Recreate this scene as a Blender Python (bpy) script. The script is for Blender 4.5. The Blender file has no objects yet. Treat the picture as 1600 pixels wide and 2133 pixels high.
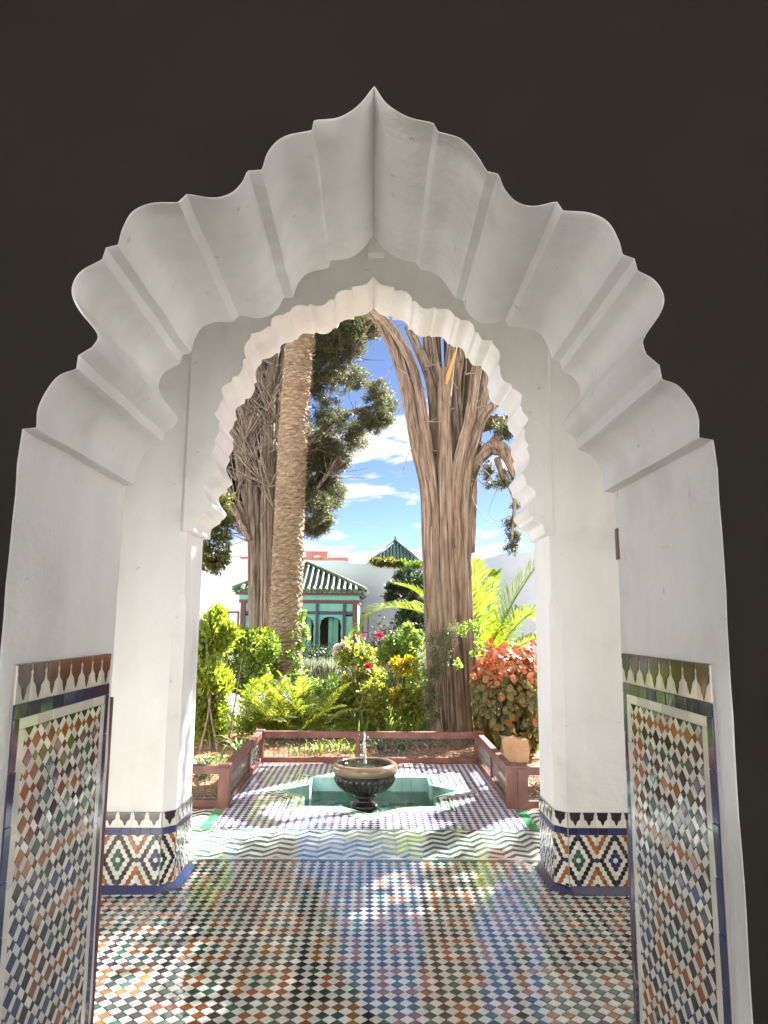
import bpy, bmesh, math, random
import numpy as np
from mathutils import Vector, Matrix, geometry

random.seed(7)
rng = np.random.default_rng(7)
scene = bpy.context.scene
COL = scene.collection

# ------------------------------------------------------------------ camera
CAM_H = 1.5
FPX = 1500.0                      # focal length in pixels of a 1600 px wide frame
YAW, PITCH, ROLL = (math.radians(a) for a in (0.85, 8.64, 0.44))
fwd = Vector((math.sin(YAW) * math.cos(PITCH), math.cos(YAW) * math.cos(PITCH), math.sin(PITCH)))
rgt = Vector((math.cos(YAW), -math.sin(YAW), 0))
upv = rgt.cross(fwd)
rgt2 = math.cos(ROLL) * rgt + math.sin(ROLL) * upv
up2 = -math.sin(ROLL) * rgt + math.cos(ROLL) * upv
cd = bpy.data.cameras.new('camera')
cam = bpy.data.objects.new('camera', cd)
COL.objects.link(cam)
cam.matrix_world = Matrix(((rgt2.x, up2.x, -fwd.x, 0), (rgt2.y, up2.y, -fwd.y, 0), (rgt2.z, up2.z, -fwd.z, CAM_H), (0, 0, 0, 1)))
cd.sensor_fit = 'HORIZONTAL'; cd.sensor_width = 36.0; cd.lens = 36.0 * FPX / 1600.0
cd.clip_start = 0.05; cd.clip_end = 3000.0
scene.camera = cam


def at(px, py, y):
    """world point seen at a photograph pixel, at world depth y"""
    d = rgt2 * ((px - 800) / FPX) + up2 * (-(py - 1066.5) / FPX) + fwd
    t = y / d.y
    return Vector((d.x * t, y, CAM_H + d.z * t))


def to_px(p):
    q = Vector(p) - Vector((0, 0, CAM_H))
    w = q.dot(fwd)
    return (800 + FPX * q.dot(rgt2) / w, 1066.5 - FPX * q.dot(up2) / w)


# ------------------------------------------------------------------ sky and sun
SUN = Vector((0.489, 0.567, 0.664)).normalized()
world = bpy.data.worlds.new('World'); scene.world = world; world.use_nodes = True
nt = world.node_tree; nt.nodes.clear()
wo = nt.nodes.new('ShaderNodeOutputWorld'); bg = nt.nodes.new('ShaderNodeBackground')
sky = nt.nodes.new('ShaderNodeTexSky'); sky.sky_type = 'NISHITA'; sky.sun_disc = False
sky.sun_elevation = math.asin(SUN.z); sky.sun_rotation = math.atan2(SUN.x, SUN.y)
sky.altitude = 1200; sky.air_density = 0.25; sky.dust_density = 0.3; sky.ozone_density = 2.0
bg.inputs['Strength'].default_value = 0.05
CLOUD = 3.1
tc = nt.nodes.new('ShaderNodeTexCoord'); sx = nt.nodes.new('ShaderNodeSeparateXYZ')
nt.links.new(tc.outputs['Generated'], sx.inputs[0])


def wmath(op, a, b=None):
    n = nt.nodes.new('ShaderNodeMath'); n.operation = op
    for i, v in enumerate((a, b)):
        if v is None: continue
        if isinstance(v, (int, float)): n.inputs[i].default_value = v
        else: nt.links.new(v, n.inputs[i])
    return n.outputs[0]


zz = wmath('ADD', wmath('MAXIMUM', sx.outputs['Z'], 0.0), 0.16)
cx = wmath('DIVIDE', sx.outputs['X'], zz); cy = wmath('DIVIDE', sx.outputs['Y'], zz)
cb = nt.nodes.new('ShaderNodeCombineXYZ'); nt.links.new(cx, cb.inputs[0]); nt.links.new(cy, cb.inputs[1])
cb.inputs[2].default_value = 4.7
cn = nt.nodes.new('ShaderNodeTexNoise'); cn.inputs['Scale'].default_value = 2.7; cn.inputs['Detail'].default_value = 9
cn.inputs['Roughness'].default_value = 0.56; cn.inputs['Distortion'].default_value = 0.25
nt.links.new(cb.outputs[0], cn.inputs['Vector'])
lowsky = wmath('MULTIPLY', wmath('SUBTRACT', 0.20, wmath('MAXIMUM', sx.outputs['Z'], 0.0)), 0.26)   # more cloud towards the horizon, where layers overlap
cr = nt.nodes.new('ShaderNodeValToRGB'); nt.links.new(wmath('ADD', cn.outputs[0], lowsky), cr.inputs[0])
cr.color_ramp.elements[0].position = 0.52; cr.color_ramp.elements[1].position = 0.59
mixc = nt.nodes.new('ShaderNodeMix'); mixc.data_type = 'RGBA'
nt.links.new(cr.outputs[0], mixc.inputs['Factor'])
nt.links.new(sky.outputs[0], mixc.inputs['A']); mixc.inputs['B'].default_value = (CLOUD, CLOUD * 0.99, CLOUD * 0.985, 1)
nt.links.new(mixc.outputs['Result'], bg.inputs['Color']); nt.links.new(bg.outputs[0], wo.inputs[0])
sd = bpy.data.lights.new('sun', 'SUN'); sd.energy = 5.0; sd.angle = math.radians(0.53); sd.color = (1.0, 0.985, 0.955)
so = bpy.data.objects.new('sun', sd); COL.objects.link(so); so.rotation_euler = SUN.to_track_quat('Z', 'Y').to_euler()

vs = scene.view_settings
vs.view_transform = 'Standard'; vs.look = 'None'; vs.exposure = 3.08; vs.gamma = 1.0; vs.use_curve_mapping = False
scene.render.engine = 'CYCLES'
cy_ = scene.cycles
cy_.use_denoising = True; cy_.max_bounces = 8; cy_.diffuse_bounces = 6; cy_.glossy_bounces = 4; cy_.transmission_bounces = 6
cy_.transparent_max_bounces = 8; cy_.caustics_reflective = False; cy_.caustics_refractive = False
cy_.sample_clamp_indirect = 8.0

# ------------------------------------------------------------------ materials
MATS = {}


def new_mat(name):
    m = bpy.data.materials.new(name); m.use_nodes = True
    m.node_tree.nodes.clear(); MATS[name] = m
    return m, m.node_tree


def N(t, typ, **kw):
    n = t.nodes.new(typ)
    for k, v in kw.items(): setattr(n, k, v)
    return n


def setin(n, **kw):
    for k, v in kw.items(): n.inputs[k.replace('_', ' ')].default_value = v


def ramp(t, fac, cols):
    r = N(t, 'ShaderNodeValToRGB'); e = r.color_ramp.elements
    while len(e) < len(cols): e.new(0.5)
    for el, (p, c) in zip(e, cols):
        el.position = p; el.color = (*c, 1)
    t.links.new(fac, r.inputs[0])
    return r.outputs[0]


def noise(t, scale, detail=4, rough=0.55, stretch=None, dist=0.0, coord='Object'):
    c = N(t, 'ShaderNodeTexCoord'); v = c.outputs[coord]
    if stretch:
        mp = N(t, 'ShaderNodeMapping'); mp.inputs['Scale'].default_value = stretch
        t.links.new(v, mp.inputs[0]); v = mp.outputs[0]
    n = N(t, 'ShaderNodeTexNoise'); setin(n, Scale=scale, Detail=detail, Roughness=rough, Distortion=dist)
    t.links.new(v, n.inputs['Vector'])
    return n.outputs[0]


def bump(t, h, strength, dist, prev=None):
    b = N(t, 'ShaderNodeBump'); setin(b, Strength=strength, Distance=dist)
    t.links.new(h, b.inputs['Height'])
    if prev is not None: t.links.new(prev, b.inputs['Normal'])
    return b.outputs[0]


def finish(t, shader):
    o = N(t, 'ShaderNodeOutputMaterial'); t.links.new(shader, o.inputs[0])


def surf(name, cols, nscale=3.0, rough=0.6, bumps=(), stretch=None, spec=0.5, detail=5, ior=None, metallic=0.0, island=0.0, trans=0.0):
    """principled surface: colour ramp over noise (plus a little per-piece change), bump layers (scale, strength, distance[, stretch])"""
    m, t = new_mat(name)
    p = N(t, 'ShaderNodeBsdfPrincipled')
    if len(cols) == 1 and not island:
        p.inputs['Base Color'].default_value = (*cols[0], 1)
    else:
        if len(cols) == 1: cols = [tuple(c * 0.82 for c in cols[0]), tuple(min(1, c * 1.15) for c in cols[0])]
        f = noise(t, nscale, detail, stretch=stretch)
        if island:
            g = N(t, 'ShaderNodeNewGeometry'); oi = N(t, 'ShaderNodeObjectInfo')
            a = N(t, 'ShaderNodeMath', operation='ADD'); t.links.new(g.outputs['Random Per Island'], a.inputs[0]); t.links.new(oi.outputs['Random'], a.inputs[1])
            fr = N(t, 'ShaderNodeMath', operation='FRACT'); t.links.new(a.outputs[0], fr.inputs[0])
            mx = N(t, 'ShaderNodeMix'); mx.inputs[0].default_value = island
            t.links.new(f, mx.inputs[2]); t.links.new(fr.outputs[0], mx.inputs[3]); f = mx.outputs[0]
        k = len(cols)
        lo, hi = (0.3, 0.7) if not island else (0.15, 0.85)
        c = ramp(t, f, [(lo + (hi - lo) * i / (k - 1), cc) for i, cc in enumerate(cols)])
        t.links.new(c, p.inputs['Base Color'])
    setin(p, Roughness=rough, Metallic=metallic)
    if ior: p.inputs['IOR'].default_value = ior
    nrm = None
    for b in bumps:
        nrm = bump(t, noise(t, b[0], 5, stretch=b[3] if len(b) > 3 else None), b[1], b[2], nrm)
    if nrm is not None: t.links.new(nrm, p.inputs['Normal'])
    finish(t, p.outputs[0])
    return m


def leafmat(name, cols, transl=0.45, rough=0.42, tcol=None):
    """leaf: reflects and lets light through, colour changes from leaf to leaf"""
    m, t = new_mat(name)
    g = N(t, 'ShaderNodeNewGeometry'); oi = N(t, 'ShaderNodeObjectInfo')
    a = N(t, 'ShaderNodeMath', operation='ADD'); t.links.new(g.outputs['Random Per Island'], a.inputs[0]); t.links.new(oi.outputs['Random'], a.inputs[1])
    fr = N(t, 'ShaderNodeMath', operation='FRACT'); t.links.new(a.outputs[0], fr.inputs[0])
    k = len(cols)
    c = ramp(t, fr.outputs[0], [(i / (k - 1), cc) for i, cc in enumerate(cols)])
    p = N(t, 'ShaderNodeBsdfPrincipled'); setin(p, Roughness=rough)
    t.links.new(c, p.inputs['Base Color'])
    tr = N(t, 'ShaderNodeBsdfTranslucent')
    hs = N(t, 'ShaderNodeHueSaturation'); setin(hs, Hue=0.485, Saturation=1.1, Value=1.9 if tcol is None else tcol)
    t.links.new(c, hs.inputs['Color']); t.links.new(hs.outputs[0], tr.inputs[0])
    ms = N(t, 'ShaderNodeMixShader'); ms.inputs[0].default_value = transl
    t.links.new(p.outputs[0], ms.inputs[1]); t.links.new(tr.outputs[0], ms.inputs[2])
    finish(t, ms.outputs[0])
    return m


PLASTER = surf('white_plaster', [(0.70, 0.69, 0.66), (0.80, 0.795, 0.775), (0.82, 0.815, 0.80), (0.85, 0.845, 0.83)], 2.3, 0.62, [(2.2, 0.4, 0.04), (7, 0.35, 0.02), (40, 0.2, 0.006), (130, 0.15, 0.002)])
_t = PLASTER.node_tree
_p = [n for n in _t.nodes if n.type == 'BSDF_PRINCIPLED'][0]; _l = _p.inputs['Base Color'].links[0]; _src = _l.from_socket
_r = ramp(_t, noise(_t, 17, 6, 0.62), [(0.0, (1, 1, 1)), (0.66, (1, 1, 1)), (0.735, (0.66, 0.63, 0.58))])
_r2 = ramp(_t, noise(_t, 2.6, 6, 0.6, stretch=(1.6, 1.6, 0.35)), [(0.35, (0.93, 0.925, 0.915)), (0.62, (1, 1, 1))])
for _f in (_r, _r2):
    _m = N(_t, 'ShaderNodeMix', data_type='RGBA', blend_type='MULTIPLY'); _m.inputs['Factor'].default_value = 1.0
    _t.links.new(_src, _m.inputs['A']); _t.links.new(_f, _m.inputs['B']); _src = _m.outputs['Result']
_t.links.new(_src, _p.inputs['Base Color'])
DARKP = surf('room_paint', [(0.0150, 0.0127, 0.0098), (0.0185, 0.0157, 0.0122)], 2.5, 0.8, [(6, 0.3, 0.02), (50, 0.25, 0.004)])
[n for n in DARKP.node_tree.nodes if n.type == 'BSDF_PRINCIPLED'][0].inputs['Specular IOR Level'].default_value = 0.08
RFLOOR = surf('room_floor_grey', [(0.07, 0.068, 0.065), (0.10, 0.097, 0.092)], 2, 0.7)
COURT = surf('grey_fill_paving', [(0.50, 0.50, 0.49), (0.60, 0.60, 0.59)], 3, 0.5)  # paving of the added court, greyed to cool its bounced light
GROUT = surf('grout', [(0.30, 0.28, 0.25), (0.42, 0.40, 0.36)], 8, 0.85)
GROUTD = surf('dark_grout', [(0.10, 0.09, 0.085), (0.17, 0.155, 0.14)], 12, 0.85)


def glaze(name, c, var=0.25, rough=0.05, ior=2.2):
    lo = tuple(x * (1 - var) for x in c); hi = tuple(min(0.95, x * (1 + var)) for x in c)
    return surf(name, [lo, c, hi], 14, rough, [(22, 0.08, 0.005), (80, 0.04, 0.002)], island=0.75, ior=ior)


T = {
    'w': glaze('white_glaze', (0.78, 0.765, 0.70), 0.13),
    'k': glaze('black_glaze', (0.028, 0.018, 0.022), 0.5),
    'o': glaze('ochre_glaze', (0.27, 0.092, 0.024), 0.35),
    'g': glaze('green_glaze', (0.028, 0.088, 0.065), 0.40),
    'b': glaze('blue_glaze', (0.022, 0.03, 0.12), 0.40),
    'p': glaze('violet_glaze', (0.055, 0.03, 0.17), 0.35),
    'c': glaze('grey_green_glaze', (0.075, 0.15, 0.12), 0.30),
    'l': glaze('pale_green_glaze', (0.22, 0.38, 0.24), 0.20),
    's': glaze('bright_green_glaze', (0.05, 0.27, 0.12), 0.25),
    't': surf('turquoise_render', [(0.07, 0.11, 0.09), (0.24, 0.42, 0.39), (0.32, 0.51, 0.48), (0.38, 0.56, 0.52)], 7, 0.4, [(20, 0.3, 0.006)], stretch=(1, 1, 0.35)),
    'u': glaze('slate_blue_glaze', (0.06, 0.09, 0.17), 0.35),
    'm': glaze('brown_glaze', (0.085, 0.045, 0.022), 0.45),
}
TW = {}
for k_, n_, c_, v_ in (('w', 'white', (0.74, 0.72, 0.64), 0.12), ('k', 'black', (0.028, 0.018, 0.022), 0.5), ('o', 'ochre', (0.30, 0.105, 0.026), 0.35), ('g', 'green', (0.03, 0.105, 0.07), 0.4), ('b', 'blue', (0.02, 0.026, 0.105), 0.4), ('u', 'slate_blue', (0.055, 0.085, 0.16), 0.35), ('m', 'brown', (0.075, 0.042, 0.022), 0.45)):
    TW[k_] = glaze(n_ + '_wall_glaze', c_, v_, 0.09, 1.65)
WOOD = surf('maroon_paint', [(0.085, 0.025, 0.018), (0.13, 0.042, 0.031), (0.19, 0.075, 0.057)], 7, 0.5, [(30, 0.25, 0.004, (1, 1, 1)), (4, 0.2, 0.01)])
IRON = surf('iron', [(0.05, 0.045, 0.04), (0.16, 0.145, 0.13)], 30, 0.45, [(60, 0.3, 0.003)])
STONE = surf('dark_stone', [(0.012, 0.010, 0.009), (0.05, 0.04, 0.032)], 9, 0.22, [(40, 0.2, 0.003)])
RIMST = surf('brown_marble', [(0.08, 0.052, 0.032), (0.17, 0.115, 0.07), (0.11, 0.085, 0.055)], 5, 0.16, [(50, 0.12, 0.002)], stretch=(1, 1, 3))
SOIL = surf('red_soil', [(0.10, 0.045, 0.02), (0.22, 0.10, 0.045), (0.30, 0.17, 0.08)], 5, 0.95, [(18, 0.9, 0.03), (70, 0.7, 0.012)], detail=9)
PATHM = surf('pale_paving', [(0.45, 0.42, 0.36), (0.60, 0.57, 0.50)], 3, 0.8, [(12, 0.3, 0.01)])
BARK = surf('cypress_bark', [(0.045, 0.029, 0.019), (0.125, 0.083, 0.055), (0.18, 0.128, 0.088), (0.28, 0.212, 0.155)], 22, 0.9, [(24, 0.7, 0.03, (1, 1, 0.13)), (70, 0.7, 0.012, (1, 1, 0.3)), (7, 0.5, 0.05, (1, 1, 0.5))], stretch=(1, 1, 0.13), detail=12)
BARKL = surf('pale_bark_strips', [(0.13, 0.09, 0.062), (0.30, 0.235, 0.175)], 12, 0.9, [(40, 0.6, 0.01, (1, 1, 0.2))], stretch=(1, 1, 0.2))
BARKX = surf('dark_bark_strips', [(0.035, 0.023, 0.016), (0.10, 0.066, 0.044)], 12, 0.9, [(40, 0.6, 0.01, (1, 1, 0.2))], stretch=(1, 1, 0.2))
BARKD = surf('grey_cypress_bark', [(0.045, 0.032, 0.024), (0.13, 0.098, 0.072), (0.24, 0.19, 0.145), (0.36, 0.30, 0.24)], 30, 0.9, [(30, 1.0, 0.05, (1, 1, 0.07)), (80, 0.6, 0.01, (1, 1, 0.2))], stretch=(1, 1, 0.08), detail=8)
TWIG = surf('grey_twig', [(0.10, 0.08, 0.06), (0.34, 0.28, 0.22)], 9, 0.9)
SPLIT = surf('fresh_split_wood', [(0.42, 0.17, 0.05), (0.55, 0.27, 0.09)], 14, 0.8, stretch=(1, 1, 0.2))
PALMB = surf('palm_bark', [(0.11, 0.075, 0.046), (0.23, 0.165, 0.105), (0.36, 0.275, 0.185)], 8, 0.95, [(8, 0.6, 0.025, (1, 1, 4.0)), (40, 0.4, 0.008)], stretch=(1, 1, 4.0), detail=8)
TEAL = surf('teal_paint', [(0.13, 0.40, 0.33), (0.18, 0.48, 0.40)], 4, 0.55)
MARO = surf('dark_maroon_paint', [(0.10, 0.03, 0.035), (0.14, 0.045, 0.05)], 5, 0.5)
NAVY = surf('navy_paint', [(0.03, 0.03, 0.08), (0.05, 0.05, 0.11)], 5, 0.5)
ROOFT = surf('mossy_green_roof_tile', [(0.035, 0.075, 0.055), (0.10, 0.15, 0.085), (0.24, 0.25, 0.15)], 6, 0.45, [(20, 0.4, 0.01)], island=0.5)
ROOFG = surf('green_roof_tile', [(0.07, 0.13, 0.10), (0.16, 0.24, 0.19)], 5, 0.3, [(20, 0.3, 0.01)], island=0.5)
WWALL = surf('sky_tinted_white_wall', [(0.78, 0.80, 0.845), (0.84, 0.86, 0.90)], 0.9, 0.8, [(3, 0.3, 0.02), (30, 0.2, 0.005)])  # white render with the blue of sky shade put into its colour
PINK = surf('pink_render', [(0.50, 0.27, 0.23), (0.58, 0.34, 0.29)], 2, 0.8)
DARKIN = surf('dark_brown_cloth', [(0.05, 0.035, 0.025), (0.10, 0.07, 0.05)], 30, 0.9)
SAND = surf('sandstone', [(0.34, 0.22, 0.13), (0.46, 0.33, 0.20)], 7, 0.9, [(12, 0.6, 0.02)])
WHITEPL = surf('white_plastic', [(0.75, 0.74, 0.72)], 3, 0.35)
LENS = surf('frosted_glass', [(0.80, 0.80, 0.79)], 3, 0.15)

m, t = new_mat('pool_water')
g1 = N(t, 'ShaderNodeBsdfGlass'); setin(g1, Roughness=0.02, IOR=1.33); g1.inputs['Color'].default_value = (0.80, 0.93, 0.88, 1)
g2 = N(t, 'ShaderNodeBsdfTransparent'); g2.inputs[0].default_value = (0.50, 0.66, 0.58, 1)
g3 = N(t, 'ShaderNodeBsdfGlossy'); setin(g3, Roughness=0.03)
fr = N(t, 'ShaderNodeFresnel'); fr.inputs[0].default_value = 1.45
nb = bump(t, noise(t, 13, 3, 0.6, dist=0.8), 1.0, 0.12)
nb = bump(t, noise(t, 34, 2, 0.5), 0.3, 0.012, nb)
t.links.new(nb, g3.inputs['Normal']); t.links.new(nb, fr.inputs['Normal'])
ms = N(t, 'ShaderNodeMixShader'); t.links.new(fr.outputs[0], ms.inputs[0]); t.links.new(g2.outputs[0], ms.inputs[1]); t.links.new(g3.outputs[0], ms.inputs[2])
finish(t, ms.outputs[0]); WATER = m
m, t = new_mat('water_jet')
p = N(t, 'ShaderNodeBsdfPrincipled'); setin(p, Roughness=0.12, IOR=1.33); p.inputs['Base Color'].default_value = (0.92, 0.95, 0.97, 1)
p.inputs['Transmission Weight'].default_value = 0.55
t.links.new(bump(t, noise(t, 60, 3), 0.8, 0.01), p.inputs['Normal']); finish(t, p.outputs[0]); JET = m

LEAF = {
    'lime': leafmat('lime_leaf', [(0.08, 0.13, 0.018), (0.15, 0.21, 0.026), (0.25, 0.29, 0.045), (0.11, 0.17, 0.025)], 0.45),
    'hedge': leafmat('hedge_leaf', [(0.04, 0.08, 0.015), (0.09, 0.15, 0.022), (0.17, 0.22, 0.03)], 0.45),
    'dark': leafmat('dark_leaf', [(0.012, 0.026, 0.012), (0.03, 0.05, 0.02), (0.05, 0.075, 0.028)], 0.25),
    'cyp': leafmat('cypress_leaf', [(0.035, 0.048, 0.024), (0.065, 0.082, 0.038), (0.115, 0.125, 0.055), (0.15, 0.125, 0.075)], 0.35),
    'olive': leafmat('olive_leaf', [(0.035, 0.045, 0.012), (0.07, 0.08, 0.02), (0.14, 0.14, 0.03)], 0.4),
    'fern': leafmat('feathery_leaf', [(0.07, 0.11, 0.016), (0.13, 0.17, 0.025), (0.22, 0.23, 0.05)], 0.45),
    'palm': leafmat('palm_leaf', [(0.07, 0.13, 0.018), (0.12, 0.18, 0.022), (0.20, 0.24, 0.04)], 0.5),
    'rose': leafmat('rose_leaf', [(0.06, 0.11, 0.022), (0.14, 0.21, 0.035), (0.25, 0.28, 0.05), (0.27, 0.18, 0.05)], 0.5),
    'roselight': leafmat('light_rose_leaf', [(0.08, 0.15, 0.035), (0.14, 0.22, 0.05), (0.23, 0.30, 0.065)], 0.5),
    'yellow': leafmat('yellow_leaf', [(0.20, 0.18, 0.018), (0.35, 0.27, 0.02), (0.16, 0.18, 0.02)], 0.45),
    'grey': leafmat('grey_green_leaf', [(0.13, 0.155, 0.10), (0.20, 0.22, 0.15)], 0.3),
    'strap': leafmat('strap_leaf', [(0.03, 0.07, 0.02), (0.06, 0.11, 0.03), (0.10, 0.14, 0.035)], 0.35, 0.3),
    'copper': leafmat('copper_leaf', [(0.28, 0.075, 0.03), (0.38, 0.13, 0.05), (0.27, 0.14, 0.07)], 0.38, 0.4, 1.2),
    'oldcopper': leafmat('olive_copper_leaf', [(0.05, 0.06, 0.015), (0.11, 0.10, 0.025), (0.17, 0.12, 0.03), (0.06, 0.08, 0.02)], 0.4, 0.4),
    'spray': leafmat('grey_spray_leaf', [(0.06, 0.085, 0.035), (0.10, 0.125, 0.05), (0.16, 0.17, 0.07)], 0.35),
    'litter': leafmat('dry_leaf', [(0.10, 0.05, 0.02), (0.24, 0.13, 0.05), (0.36, 0.25, 0.12)], 0.15, 0.7),
}
ROSE = {
    'pink': leafmat('pink_petal', [(0.62, 0.06, 0.12), (0.72, 0.11, 0.17)], 0.3, 0.5, 1.2),
    'red': leafmat('red_petal', [(0.42, 0.015, 0.04), (0.5, 0.03, 0.05)], 0.3, 0.5, 1.2),
    'white': leafmat('white_petal', [(0.70, 0.62, 0.58), (0.75, 0.70, 0.66)], 0.3, 0.5, 1.0),
}

# ------------------------------------------------------------------ object helpers
WL = {}


def reg(o, parent, loc):
    if parent is not None: o.parent = parent
    base = WL.get(parent.name, Vector()) if parent is not None else Vector()
    o.location = Vector(loc) - base
    WL[o.name] = Vector(loc)


def tag(o, label=None, cat=None, group=None, kind=None):
    for k, v in (('label', label), ('category', cat), ('group', group), ('kind', kind)):
        if v: o[k] = v
    return o


def thing(name, label, cat, loc=(0, 0, 0), group=None, kind=None):
    o = bpy.data.objects.new(name, None); COL.objects.link(o)
    o.empty_display_size = 0.1
    reg(o, None, loc)
    return tag(o, label, cat, group, kind)


def make_mesh(name, V, F, mat, smooth=False, midx=None, sharp=None):
    me = bpy.data.meshes.new(name)
    V = np.asarray(V, dtype=np.float32)
    if isinstance(F, np.ndarray):
        k = F.shape[1]
        me.vertices.add(len(V)); me.vertices.foreach_set('co', V.ravel())
        me.loops.add(F.size); me.loops.foreach_set('vertex_index', F.ravel().astype(np.int32))
        me.polygons.add(len(F)); me.polygons.foreach_set('loop_start', np.arange(0, F.size, k, dtype=np.int32))
        me.polygons.foreach_set('loop_total', np.full(len(F), k, dtype=np.int32))
        me.update(calc_edges=True)
    else:
        me.from_pydata(V.tolist(), [], [list(map(int, f)) for f in F]); me.update()
    for mm in (mat if isinstance(mat, (list, tuple)) else [mat]): me.materials.append(mm)
    if midx is not None: me.polygons.foreach_set('material_index', np.asarray(midx, dtype=np.int32))
    if smooth:
        me.polygons.foreach_set('use_smooth', np.ones(len(me.polygons), dtype=bool))
        if sharp: me.set_sharp_from_angle(angle=math.radians(sharp))
    return me


def add(name, V, F, mat, parent=None, loc=None, smooth=False, midx=None, sharp=None, kind=None):
    """mesh object from WORLD coordinates; its origin is loc (default: the parent's)"""
    if loc is None: loc = WL[parent.name] if parent is not None else Vector()
    V = np.asarray(V, dtype=np.float64) - np.array(tuple(loc))
    o = bpy.data.objects.new(name, make_mesh(name, V, F, mat, smooth, midx, sharp))
    COL.objects.link(o); reg(o, parent, loc)
    if kind: o['kind'] = kind
    return o


def inst(name, me, loc, parent, rot=(0, 0, 0), scale=None):
    o = bpy.data.objects.new(name, me); COL.objects.link(o); reg(o, parent, loc); o.rotation_euler = rot
    if scale: o.scale = scale
    return o


class MB:
    def __init__(s): s.V = []; s.F = []; s.M = []

    def put(s, V, F, m=0):
        b = len(s.V); s.V += [tuple(v) for v in V]
        for f in F: s.F.append([b + int(i) for i in f]); s.M.append(m)

    def box(s, x0, x1, y0, y1, z0, z1, m=0, bev=0.0):
        if bev:
            bm = bmesh.new()
            bmesh.ops.create_cube(bm, size=1.0)
            for v in bm.verts: v.co = Vector((x0 + (v.co.x + .5) * (x1 - x0), y0 + (v.co.y + .5) * (y1 - y0), z0 + (v.co.z + .5) * (z1 - z0)))
            bmesh.ops.bevel(bm, geom=bm.edges[:], offset=bev, segments=1, affect='EDGES')
            bm.verts.index_update()
            s.put([v.co for v in bm.verts], [[v.index for v in f.verts] for f in bm.faces], m); bm.free(); return
        V = [(x, y, z) for z in (z0, z1) for y in (y0, y1) for x in (x0, x1)]
        s.put(V, [(0, 2, 3, 1), (4, 5, 7, 6), (0, 1, 5, 4), (2, 6, 7, 3), (0, 4, 6, 2), (1, 3, 7, 5)], m)

    def tube(s, path, radii, sides=6, m=0, cap=True):
        V, F = tube(path, radii, sides, cap); s.put(V, F, m)

    def build(s, name, mat, parent=None, loc=None, smooth=False, sharp=None, kind=None):
        return add(name, s.V, s.F, mat, parent, loc, smooth, s.M if isinstance(mat, (list, tuple)) else None, sharp, kind)


def tube(path, radii, sides=6, cap=True, rfun=None):
    P = [Vector(p) for p in path]; n = len(P)
    if not hasattr(radii, '__len__'): radii = [radii] * n
    tang = [(P[min(i + 1, n - 1)] - P[max(i - 1, 0)]).normalized() for i in range(n)]
    u = tang[0].orthogonal().normalized()
    if abs(tang[0].z) > 0.6: u = (Vector((1, 0, 0)) - tang[0] * tang[0].x).normalized()
    V = []; F = []
    for i in range(n):
        u = (u - tang[i] * u.dot(tang[i])).normalized(); w = tang[i].cross(u)
        for k in range(sides):
            a = 2 * math.pi * k / sides
            r = radii[i] * (rfun(i, a) if rfun else 1.0)
            V.append(P[i] + (u * math.cos(a) + w * math.sin(a)) * r)
    for i in range(n - 1):
        for k in range(sides):
            k2 = (k + 1) % sides
            F.append((i * sides + k, i * sides + k2, (i + 1) * sides + k2, (i + 1) * sides + k))
    if cap:
        F.append(tuple(range(sides))[::-1]); F.append(tuple((n - 1) * sides + k for k in range(sides)))
    return V, F


def spline(pts, sub=6):
    """Catmull-Rom through the points"""
    P = [np.array(p, float) for p in pts]; n = len(P); out = []
    if n < 3: return [tuple(p) for p in P]
    for i in range(n - 1):
        p0 = P[i - 1] if i > 0 else 2 * P[0] - P[1]; p1, p2 = P[i], P[i + 1]; p3 = P[i + 2] if i + 2 < n else 2 * P[-1] - P[-2]
        for k in range(sub):
            t_ = k / sub
            out.append(tuple(0.5 * ((2 * p1) + (-p0 + p2) * t_ + (2 * p0 - 5 * p1 + 4 * p2 - p3) * t_ ** 2 + (-p0 + 3 * p1 - 3 * p2 + p3) * t_ ** 3)))
    out.append(tuple(P[-1]))
    return out


def polyface(pts2, to3, flip=False):
    """triangulated flat polygon"""
    P = [Vector((a, b, 0)) for a, b in pts2]
    tri = geometry.tessellate_polygon([P])
    V = [to3(a, b) for a, b in pts2]; out = []
    for a, b, c in tri:
        n = (P[b] - P[a]).cross(P[c] - P[a]).z
        f = (a, b, c) if n > 0 else (a, c, b)
        out.append(f[::-1] if flip else f)
    return V, out


def clip_rect(poly, x0, x1, y0, y1):
    def cl(P, inside, cut):
        out = []
        for i in range(len(P)):
            a, b = P[i - 1], P[i]; ia, ib = inside(a), inside(b)
            if ia != ib: out.append(cut(a, b))
            if ib: out.append(b)
        return out
    for ax, lim, sg in ((0, x0, 1), (0, x1, -1), (1, y0, 1), (1, y1, -1)):
        if not poly: return poly
        poly = cl(poly, lambda p: sg * (p[ax] - lim) >= 0, lambda a, b: tuple(a[i] + (b[i] - a[i]) * (lim - a[ax]) / (b[ax] - a[ax]) for i in (0, 1)))
    return poly


def area2(P):
    return 0.5 * sum(P[i - 1][0] * P[i][1] - P[i][0] * P[i - 1][1] for i in range(len(P)))


class Frame:
    def __init__(s, O, U, V):
        s.O = Vector(O); s.U = Vector(U).normalized(); s.V = Vector(V).normalized(); s.N = s.U.cross(s.V)

    def p(s, u, v, n=0.0): return s.O + s.U * u + s.V * v + s.N * n


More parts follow.
